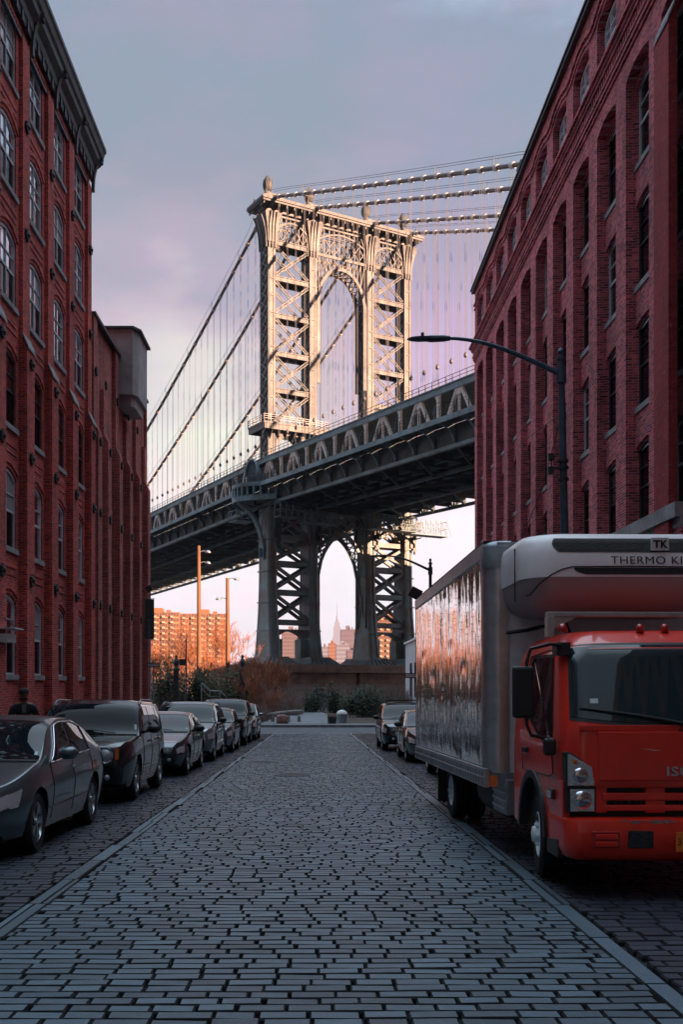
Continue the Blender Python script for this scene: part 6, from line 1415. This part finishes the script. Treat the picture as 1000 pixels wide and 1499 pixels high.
# aluminium bar frame over the cab
m = MB(); m.box(-1.0, 1.0, .66, .74, 2.385, 2.425); m.box(-1.0, -.94, .64, .76, 2.20, 2.385); m.box(.94, 1.0, .64, .76, 2.20, 2.385); m.prism([(-.94, 2.385), (-.94, 2.27), (-.72, 2.385)], 'y', .68, .70); m.prism([(.94, 2.385), (.94, 2.27), (.72, 2.385)], 'y', .68, .70)
m.build('roof_bar', 'alu', TK, bevel=.004)
# wheels
def dually(y, rw, w, name='wheel'):
    for sd in (-1, 1):
        g = MB(); prof = [(rw*.55,-w/2+.015),(rw*.86,-w/2),(rw*.96,-w/2+.02),(rw,-w*.36)]
        for k in range(5): a = -w*.36+w*.72*k/5; prof += [(rw, a+.01), (rw, a+w*.105), (rw-.014, a+w*.11), (rw-.014, a+w*.135)]
        prof += [(rw, w*.36), (rw*.96, w/2-.02), (rw*.86, w/2), (rw*.55, w/2-.015)]
        g.lathe(prof, (0,0,0), 40, 'x', cap=False); xo = (HW-.03-w/2) if y < 3 else 1.06-w/2
        wh = g.build(name, 'tyre', TK, smooth=True, angle=30, loc=(sd*xo, y, rw))
        r_ = MB(); s_ = sd*(w/2-.02); r_.lathe([(rw*.56, s_), (rw*.52, s_+sd*.01), (rw*.50, s_-sd*.03), (rw*.30, s_-sd*.11 if y > 3 else s_-sd*.02), (rw*.22, s_-sd*.10 if y > 3 else s_+sd*.01), (rw*.18, s_-sd*.02 if y > 3 else s_+sd*.06), (.01, s_-sd*.01 if y > 3 else s_+sd*.07)], (0,0,0), 28, 'x', cap=False)
        for k in range(6): a = k*PI/3; r_.lathe([(.02, s_-sd*.06), (.02, s_+sd*.03), (.005, s_+sd*.035)], (0, math.cos(a)*rw*.25, math.sin(a)*rw*.25), 6, 'x')
        r_.build('rim', 'box_white', wh, smooth=True, angle=35)
        if y > 3: 
            g = MB(); g.lathe([(rw*.5,-w/2+.02),(rw*.9,-w/2),(rw,-w*.36),(rw,w*.36),(rw*.9,w/2),(rw*.5,w/2-.02)], (-sd*(w+.02),0,0), 32, 'x', cap=False); g.build('inner_tyre', 'tyre', wh, smooth=True, angle=30)
dually(1.10, .385, .215)
for o_ in TK.children:
    if o_.name.startswith('wheel') and o_.location.y < 3: o_.rotation_euler = (0, 0, R(-7.5))
dually(5.95, .385, .215)
# chassis
m = MB()
for xx in (-.38, .38): m.box(xx-.04, xx+.04, 1.0, 8.4, .58, .78)
for yy in (2.2, 3.4, 4.6, 5.4, 6.6, 7.8): m.box(-.37, .37, yy, yy+.1, .60, .74)
m.tube([(-1.0, 5.95, .385), (1.0, 5.95, .385)], .09, 10); m.tube([(-.9, 1.1, .385), (.9, 1.1, .385)], .07, 10); m.tube([(0, 2, .5), (0, 5.9, .42)], .05, 8); m.lathe([(.02,-.17),(.17,-.12),(.2,0),(.17,.12),(.02,.17)], (0, 5.95, .39), 12, 'y'); m.build('chassis', 'tar_black', TK)
m = MB(); m.box(-1.02, -.55, 2.35, 3.05, .42, .80); bb = m.build('battery_box', 'galv', TK, bevel=.01); m = MB()
for z in (.48, .56, .64, .72): m.box(-1.035, -1.021, 2.37, 3.03, z, z+.03)
m.build('box_ribs', 'alu', bb)
m = MB(); m.lathe([(.26, 3.3), (.28, 3.32), (.28, 4.3), (.26, 4.32)], (-.70, 0, .56), 18, 'y'); m.build('fuel_tank', 'tar_black', TK, smooth=True, angle=40)
m = MB(); m.box(.50, 1.0, 2.5, 3.8, .40, .80); m.build('tool_box', 'tar_black', TK, bevel=.01)
for sd in (-1, 1): m = MB(); m.box(min(sd*.62, sd*1.12), max(sd*.62, sd*1.12), 6.72, 6.74, .16, .82); m.build('mudflap', 'plastic', TK)
# cargo box
BY0, BY1, BX, BZ0, BZ1 = 2.42, 8.62, 1.215, .74, 3.34
bx = MB(); r_ = .15
def roundrect(hw, y0, y1, r, n=6): 
    return [(-hw, y1), (-hw, y0+r)] + [(-hw+r-r*math.cos(PI/2*k/n), y0+r-r*math.sin(PI/2*k/n)) for k in range(1, n)] + [(-hw+r, y0)] + [(hw-r, y0)] + [(hw-r+r*math.sin(PI/2*k/n), y0+r-r*math.cos(PI/2*k/n)) for k in range(1, n)] + [(hw, y0+r), (hw, y1)]
bx.prism([(x*.985, y+.012) for x, y in roundrect(BX, BY0, BY1, r_)], 'z', BZ0+.02, BZ1-.03); box = bx.build('cargo_box', 'box_white', TK, smooth=True, angle=30)
# mirror-like side skin with buckled panels (real dents)
for sd in (-1, 1):
    m = MB(); ny, nz = 150, 60; rows = []; seed = 0 if sd < 0 else 9
    for i in range(nz+1):
        z = BZ0+.19+(BZ1-.16-BZ0-.19)*i/nz; row = []
        for j in range(ny+1):
            y = BY0+r_+.005+(BY1-BY0-r_-.03)*j/ny; ph = (y-BY0)/.405; fr = ph-math.floor(ph); pid = math.floor(ph)
            e = min(1, min(i, nz-i)/3)*min(1, min(j, ny-j)/3)
            quilt = .0026*math.sin(PI*fr) - .0015*(fr < .04 or fr > .96)
            d = quilt + .007*noise.noise(Vector((y*2.1, z*.5, 5+seed)))+.0035*noise.noise(Vector((y*5.5, z*1.3, 8+seed+pid)))+.0010*noise.noise(Vector((y*9, z*2.1, 2+seed)))
            if z < BZ0+1.0: d += .0018*noise.noise(Vector((y*12, z*10, 4)))
            for (cy, cz, rr, dd) in ((4.9,2.35,.35,.012),(6.6,2.0,.4,.015),(3.9,2.05,.3,.012),(7.6,2.35,.3,.010),(5.6,1.75,.35,.010),(4.3,1.35,.4,.010)):
                q = ((y-cy)/rr)**2+((z-cz)/(rr*.35))**2; 
                if q < 1: d -= dd*.6*(1-q)**2
            row.append((sd*(BX-.004+d*e), y, z))
        rows.append(row)
    m.grid(rows); sk = m.build('side_skin', 'box_side', box, smooth=True, recalc=False)
    m = MB()
    for k in range(0, 16):
        y = BY0+.405*k+.02
        if k == 0: y = BY0+r_+.02
        z = BZ0+.24
        while z < BZ1-.2: m.box(min(sd*(BX+.004), sd*(BX+.009)), max(sd*(BX+.004), sd*(BX+.009)), y-.007, y+.007, z, z+.014); z += .085
    m.build('rivets', 'alu', sk)['kind'] = 'stuff'
    m = MB(); x0_, x1_ = sorted((sd*(BX-.03), sd*(BX+.016))); m.box(x0_, x1_, BY0+r_, BY1, BZ1-.16, BZ1-.012); m.build('top_rail', 'alu', box, bevel=.006)
    m = MB(); m.box(x0_, x1_, BY0+.02, BY1, BZ0-.03, BZ0+.17); m.box(sd*(BX+.02)-.008, sd*(BX+.02)+.008, BY0+.1, BY1, BZ0+.06, BZ0+.08); br_ = m.build('bottom_rail', 'alu', box, bevel=.004)
    m = MB(); y = BY0+.15
    while y < BY1: m.box(min(sd*(BX+.018), sd*(BX+.028)), max(sd*(BX+.018), sd*(BX+.028)), y, y+.03, BZ0-.01, BZ0+.14); y += .17
    m.build('rail_studs', 'galv', br_)['kind'] = 'stuff'
# front corner posts
for sd in (-1, 1):
    m = MB(); rr = r_+.01; n = 8; lo = [(sd*(BX+.006-rr+rr*math.cos(PI/2*k/n)), BY0-.006+rr-rr*math.sin(PI/2*k/n)) for k in range(n+1)]; lo = [(sd*(BX+.006), BY0+r_+.10)] + lo + [(sd*(BX-r_-.09), BY0-.006)]
    m.grid([[(x, y, BZ0+.13) for x, y in lo], [(x, y, BZ1-.14) for x, y in lo]]); m.build('corner_post', 'alu', box, smooth=True, angle=50)
    m = MB(); rows = []
    for k, (z, e) in enumerate(((BZ1-.28,.012),(BZ1-.06,.012),(BZ1-.02,.0),(BZ1+.01,-.05))): rows.append([(x+sd*e, y-e, z) for x, y in lo])
    m.grid(rows); m.build('corner_cap', 'galv', box, smooth=True, angle=50)
    m = MB(); m.box(min(sd*(BX+.0), sd*(BX+.022)), max(sd*(BX+.0), sd*(BX+.022)), BY0+.06, BY0+.24, BZ0+.02, BZ0+.12) if False else None
    m.grid([[(x+sd*.012, y-.01, BZ0-.02) for x, y in lo[1:-2]], [(x+sd*.012, y-.01, BZ0+.10) for x, y in lo[1:-2]]]); m.build('side_marker', 'amber', box, smooth=True)
m = MB(); m.box(-BX-.0, BX, BY0+.1, BY1, BZ1-.010, BZ1+.02); m.build('roof_skin', 'tar_black', box)
m = MB(); m.box(-BX+.12, BX-.12, BY0-.012, BY0+.03, BZ0-.02, BZ0+.13); m.box(-BX+.12, BX-.12, BY0-.012, BY0+.03, BZ1-.14, BZ1-.01); m.build('front_rails', 'galv', box, bevel=.004)
m = MB(); z = BZ0+.2
while z < BZ1-.2:
    for xx in (-BX+.19, BX-.19): m.lathe([(.009, BY0+.0), (.009, BY0+.008), (.003, BY0+.008)], (xx, 0, z), 6, 'y')
    z += .075
m.build('front_rivets', 'galv', box)['kind'] = 'stuff'
m = MB(); m.box(-BX, BX, BY1-.02, BY1+.03, BZ0-.05, BZ1-.02); rd = m.build('rear_frame', 'galv', box, bevel=.005)
m = MB()
for xx in (-1.12, 1.12): m.box(xx-.06, xx+.06, BY1+.03, BY1+.06, BZ0+.05, BZ0+.16)
m.build('tail_light', 'lamp_red', rd)
# corner vent on the cap
m = MB(); m.box(-BX-.002, -BX+.02, BY0+.15, BY0+.26, BZ1-.26, BZ1-.17); m.build('post_vent', 'tar_black', box)
# refrigeration unit
FY0 = 1.28
rows = []
def unit_ring(z, hw, yf, r):
    return [(x, y, z) for x, y in roundrect(hw, yf, BY0-.0, r, 8)]
for z, hw, yf, r in ((2.50,.70,BY0-.35,.05),(2.52,.84,BY0-.75,.14),(2.57,.95,FY0+.22,.26),(2.64,1.0,FY0+.09,.30),(2.72,1.03,FY0+.03,.33),(2.82,1.05,FY0,.34),(2.95,1.06,FY0+.0,.35),(3.06,1.06,FY0+.02,.35),(3.16,1.05,FY0+.05,.36),(3.22,1.03,FY0+.10,.36),(3.255,.98,FY0+.17,.34),(3.275,.90,FY0+.27,.30)): rows.append(unit_ring(z, hw, yf, r))
m = MB(); m.grid(rows[5:]); nn = len(rows[0]); m.f.append(tuple(range(len(m.v)-nn, len(m.v)))); un = m.build('cooling_unit', 'reefer', TK, smooth=True, angle=60)
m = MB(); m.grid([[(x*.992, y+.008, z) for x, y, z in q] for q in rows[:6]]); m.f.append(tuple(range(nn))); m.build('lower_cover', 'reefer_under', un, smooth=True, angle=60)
def unit_front(x, z, off):
    # front surface position of the unit
    k = 0
    tab = [(2.57,FY0+.22),(2.64,FY0+.09),(2.72,FY0+.03),(2.82,FY0),(2.95,FY0),(3.06,FY0+.02),(3.16,FY0+.05),(3.22,FY0+.10)]
    return (x, lerp_tab(tab, z)-off+(0 if abs(x) < .71 else (.35-math.sqrt(max(0, .35**2-(abs(x)-.71)**2)))), z)
def slot(x0, x1, z0, z1, skew, name, mm, off=.006, r=.05):
    m = MB(); rows = []
    for j in range(7):
        z = z0+(z1-z0)*j/6; e = r*(1-math.sin(PI*(j+.35)/6.7)) ; a, b_ = x0+e+skew*(z1-z), x1-e-skew*(z1-z)
        rows.append([unit_front(a+(b_-a)*i/24, z, off) for i in range(25)])
    m.grid(rows); return m.build(name, mm, un, smooth=True)
slot(-.80, .80, 3.06, 3.20, .25, 'upper_intake', 'mesh_black'); slot(-.62, .62, 2.84, 2.905, 1.6, 'lower_intake', 'mesh_black')
m = MB(); m.tube([unit_front(-1.0+.0*k, 2.66+.0*k, .004) for k in range(1)] + [unit_front(x, z, .004) for x, z in ((-.97,2.66),(-.9,2.76),(-.80,2.84),(-.70,2.89),(-.60,2.915),(0,2.92),(.6,2.915),(.7,2.89),(.8,2.84),(.9,2.76),(.97,2.66))], .007, 4); m.build('cover_seam', 'tar_black', un)
m = MB(); m.tube([(-1.062, FY0+.42, z) for z in (2.62,2.75,2.9,3.05,3.15)], .006, 4); m.build('side_seam', 'tar_black', un)
text('cooler_lettering', 'THERMO KING', .105, 'ink', un, (.22, FY0-.006, 2.975), (R(90-6), 0, 0), .002, 1.2, 0)
b = MB(); lx = .25; b.box(lx-.085, lx+.085, FY0-.002, FY0+.02, 3.075, 3.195); lg_ = b.build('badge', 'sign_white', un); text('badge_letters', 'TK', .10, 'ink', lg_, (lx, FY0-.005, 3.13), (R(90), 0, 0), .002, 1.0, .004)
m = MB()
for xx in (-.5, -.15, .12, .38): m.lathe([(.014, FY0+.11), (.014, FY0+.15)], (xx, 0, 2.68), 8, 'y')
m.build('cover_screws', 'tar_black', un)
m = MB(); m.tube([(-1.0, BY0-.02, 2.36), (-.8, BY0-.10, 2.38), (-.55, BY0-.18, 2.44), (-.45, BY0-.2, 2.55)], .022, 6); m.tube([(-.45, BY0-.15, 2.52), (-.36, BY0-.3, 2.2), (-.3, BY0-.3, 1.6)], .035, 6); m.build('coolant_hose', 'tar_black', un)
# exhaust stack silhouettes between cab and box
m = MB(); m.tube([(-.5, 2.15, .5), (-.5, 2.15, 1.4)], .07, 10); m.box(-.85, .85, 2.05, 2.3, .6, 1.1); m.build('engine_gear', 'tar_black', TK)

# ================= PERSON =================
def skin_mesh(name, m, verts, edges, radii, parent=None, sub=2, root=0):
    me = bpy.data.meshes.new(name); me.from_pydata(verts, edges, []); o = bpy.data.objects.new(name, me); COL.objects.link(o); o.parent = parent
    me.materials.append(MATS[m]); sk = o.modifiers.new('s', 'SKIN'); sk.use_smooth_shade = True
    for i, r_ in enumerate(radii): d = me.skin_vertices[0].data[i]; d.radius = r_ if isinstance(r_, tuple) else (r_, r_)
    me.skin_vertices[0].data[root].use_root = True
    s = o.modifiers.new('u', 'SUBSURF'); s.levels = sub; s.render_levels = sub; return o
pr = thing('person', 'man in dark jacket and cap standing on the left pavement by the brick wall', 'person', (-6.25, 22.0, gz(22)+.127), R(-12)); pr.rotation_euler = (0, 0, R(18))
V = [(0,0,.98),(0,0,1.12),(0,.01,1.28),(0,.01,1.44),(0,0,1.53),(0,-.015,1.60),(0,-.02,1.66),(0,-.01,1.74),
     (-.10,0,.92),(-.12,-.02,.52),(-.13,.02,.10),(-.14,-.12,.045),(.10,0,.92),(.12,-.02,.52),(.13,.02,.10),(.14,-.12,.045),
     (-.19,.01,1.43),(-.27,.03,1.17),(-.26,-.06,.93),(-.255,-.08,.85),(.19,.01,1.43),(.27,.03,1.17),(.26,-.06,.93),(.255,-.08,.85)]
E = [(0,1),(1,2),(2,3),(3,4),(4,5),(5,6),(6,7),(0,8),(8,9),(9,10),(10,11),(0,12),(12,13),(13,14),(14,15),(3,16),(16,17),(17,18),(18,19),(3,20),(20,21),(21,22),(22,23)]
RD_ = [(.15,.11),(.15,.11),(.165,.12),(.15,.10),.055,(.075,.085),(.08,.10),(.07,.085),.10,.065,.045,(.045,.035),.10,.065,.045,(.045,.035),.075,.055,.038,(.038,.02),.075,.055,.038,(.038,.02)]
skin_mesh('body', 'skin', V, E, RD_, pr)
hands = MB()
for sd in (-1, 1):
    for k, (dy, L) in enumerate(((-.03,.075),(-.01,.085),(.01,.08),(.03,.065))): hands.tube([(sd*.255, -.08+dy, .84), (sd*.25, -.09+dy, .84-L*.55), (sd*.24, -.085+dy, .84-L)], [.009,.008,.007], 6)
    hands.tube([(sd*.245, -.115, .87), (sd*.232, -.14, .835), (sd*.228, -.14, .80)], [.010,.009,.008], 6)
hands.build('fingers', 'skin', pr, smooth=True)
skin_mesh('jacket', 'jacket', [(0,0,.86),(0,0,1.12),(0,.01,1.28),(0,.01,1.42),(0,.005,1.50),(-.20,.01,1.42),(-.285,.03,1.17),(-.27,-.06,.92),(.20,.01,1.42),(.285,.03,1.17),(.27,-.06,.92)], [(0,1),(1,2),(2,3),(3,4),(3,5),(5,6),(6,7),(3,8),(8,9),(9,10)], [(.185,.135),(.18,.135),(.195,.145),(.17,.125),(.09,.09),.095,.078,.06,.095,.078,.06], pr)
skin_mesh('trousers', 'tar_black', [(0,0,.95),(-.105,0,.88),(-.125,-.02,.52),(-.135,.02,.10),(.105,0,.88),(.125,-.02,.52),(.135,.02,.10)], [(0,1),(1,2),(2,3),(0,4),(4,5),(5,6)], [(.16,.12),.115,.085,.07,.115,.085,.07], pr)
b = MB(); b.prism([(-.05,1.48),(.05,1.48),(.035,1.30),(-.035,1.30)], 'y', -.155, -.135); b.build('shirt', 'shirt', pr)
b = MB(); b.lathe([(.103,1.70),(.108,1.735),(.10,1.78),(.07,1.82),(.01,1.835)], (0,-.005,0), 18); b.prism([(.10*math.cos(R(a)), -.06-.13*math.sin(R(a))) for a in range(0, 181, 20)], 'z', 1.70, 1.715); b.build('cap', 'jacket', pr, smooth=True, angle=40)
b = MB(); b.lathe([(.01,-.135),(.014,-.125),(.02,-.10)], (0, .0, 1.645), 8, 'y')
for sd in (-1, 1): b.lathe([(.01,sd*.088),(.028,sd*.092),(.02,sd*.075)], (0, .0, 1.655), 8, 'x')
b.build('nose_and_ears', 'skin', pr, smooth=True)
b = MB()
for sd in (-1, 1): b.lathe([(.003,-.112),(.012,-.108),(.012,-.09)], (sd*.032, 0, 1.675), 8, 'y')
b.box(-.025, .025, -.108, -.09, 1.603, 1.61); b.build('eyes_and_mouth', 'ink', pr)
b = MB(); b.grid([[( .088*math.cos(R(a)), -.012-.098*math.sin(R(a))-.006, z) for a in range(20, 161, 20)] for z in (1.565,1.59,1.615)]); b.build('beard', 'ink', pr, smooth=True)
for sd in (-1, 1): b = MB(); b.tube([(sd*.135,.07,.05),(sd*.137,-.02,.06),(sd*.142,-.13,.045),(sd*.142,-.19,.035)], [.04,.05,.048,.025], 8); b.build('shoe', 'tar_black', pr, smooth=True)

# ================= HAZE =================
hm = bpy.data.materials.new('haze_air'); hm.use_nodes = True; hn = hm.node_tree; hn.nodes.clear()
ho = hn.nodes.new('ShaderNodeOutputMaterial'); hv = hn.nodes.new('ShaderNodeVolumePrincipled'); hn.links.new(hv.outputs[0], ho.inputs['Volume'])
hv.inputs['Color'].default_value = (.42, .60, 1.0, 1); hv.inputs['Density'].default_value = 5.5e-5; hv.inputs['Anisotropy'].default_value = 0
MATS['haze_air'] = hm
b = MB(); b.box(-6100, 6100, -320, 9100, -3.2, 720); hz_o = b.build('haze', 'haze_air'); hz_o['kind'] = 'stuff'
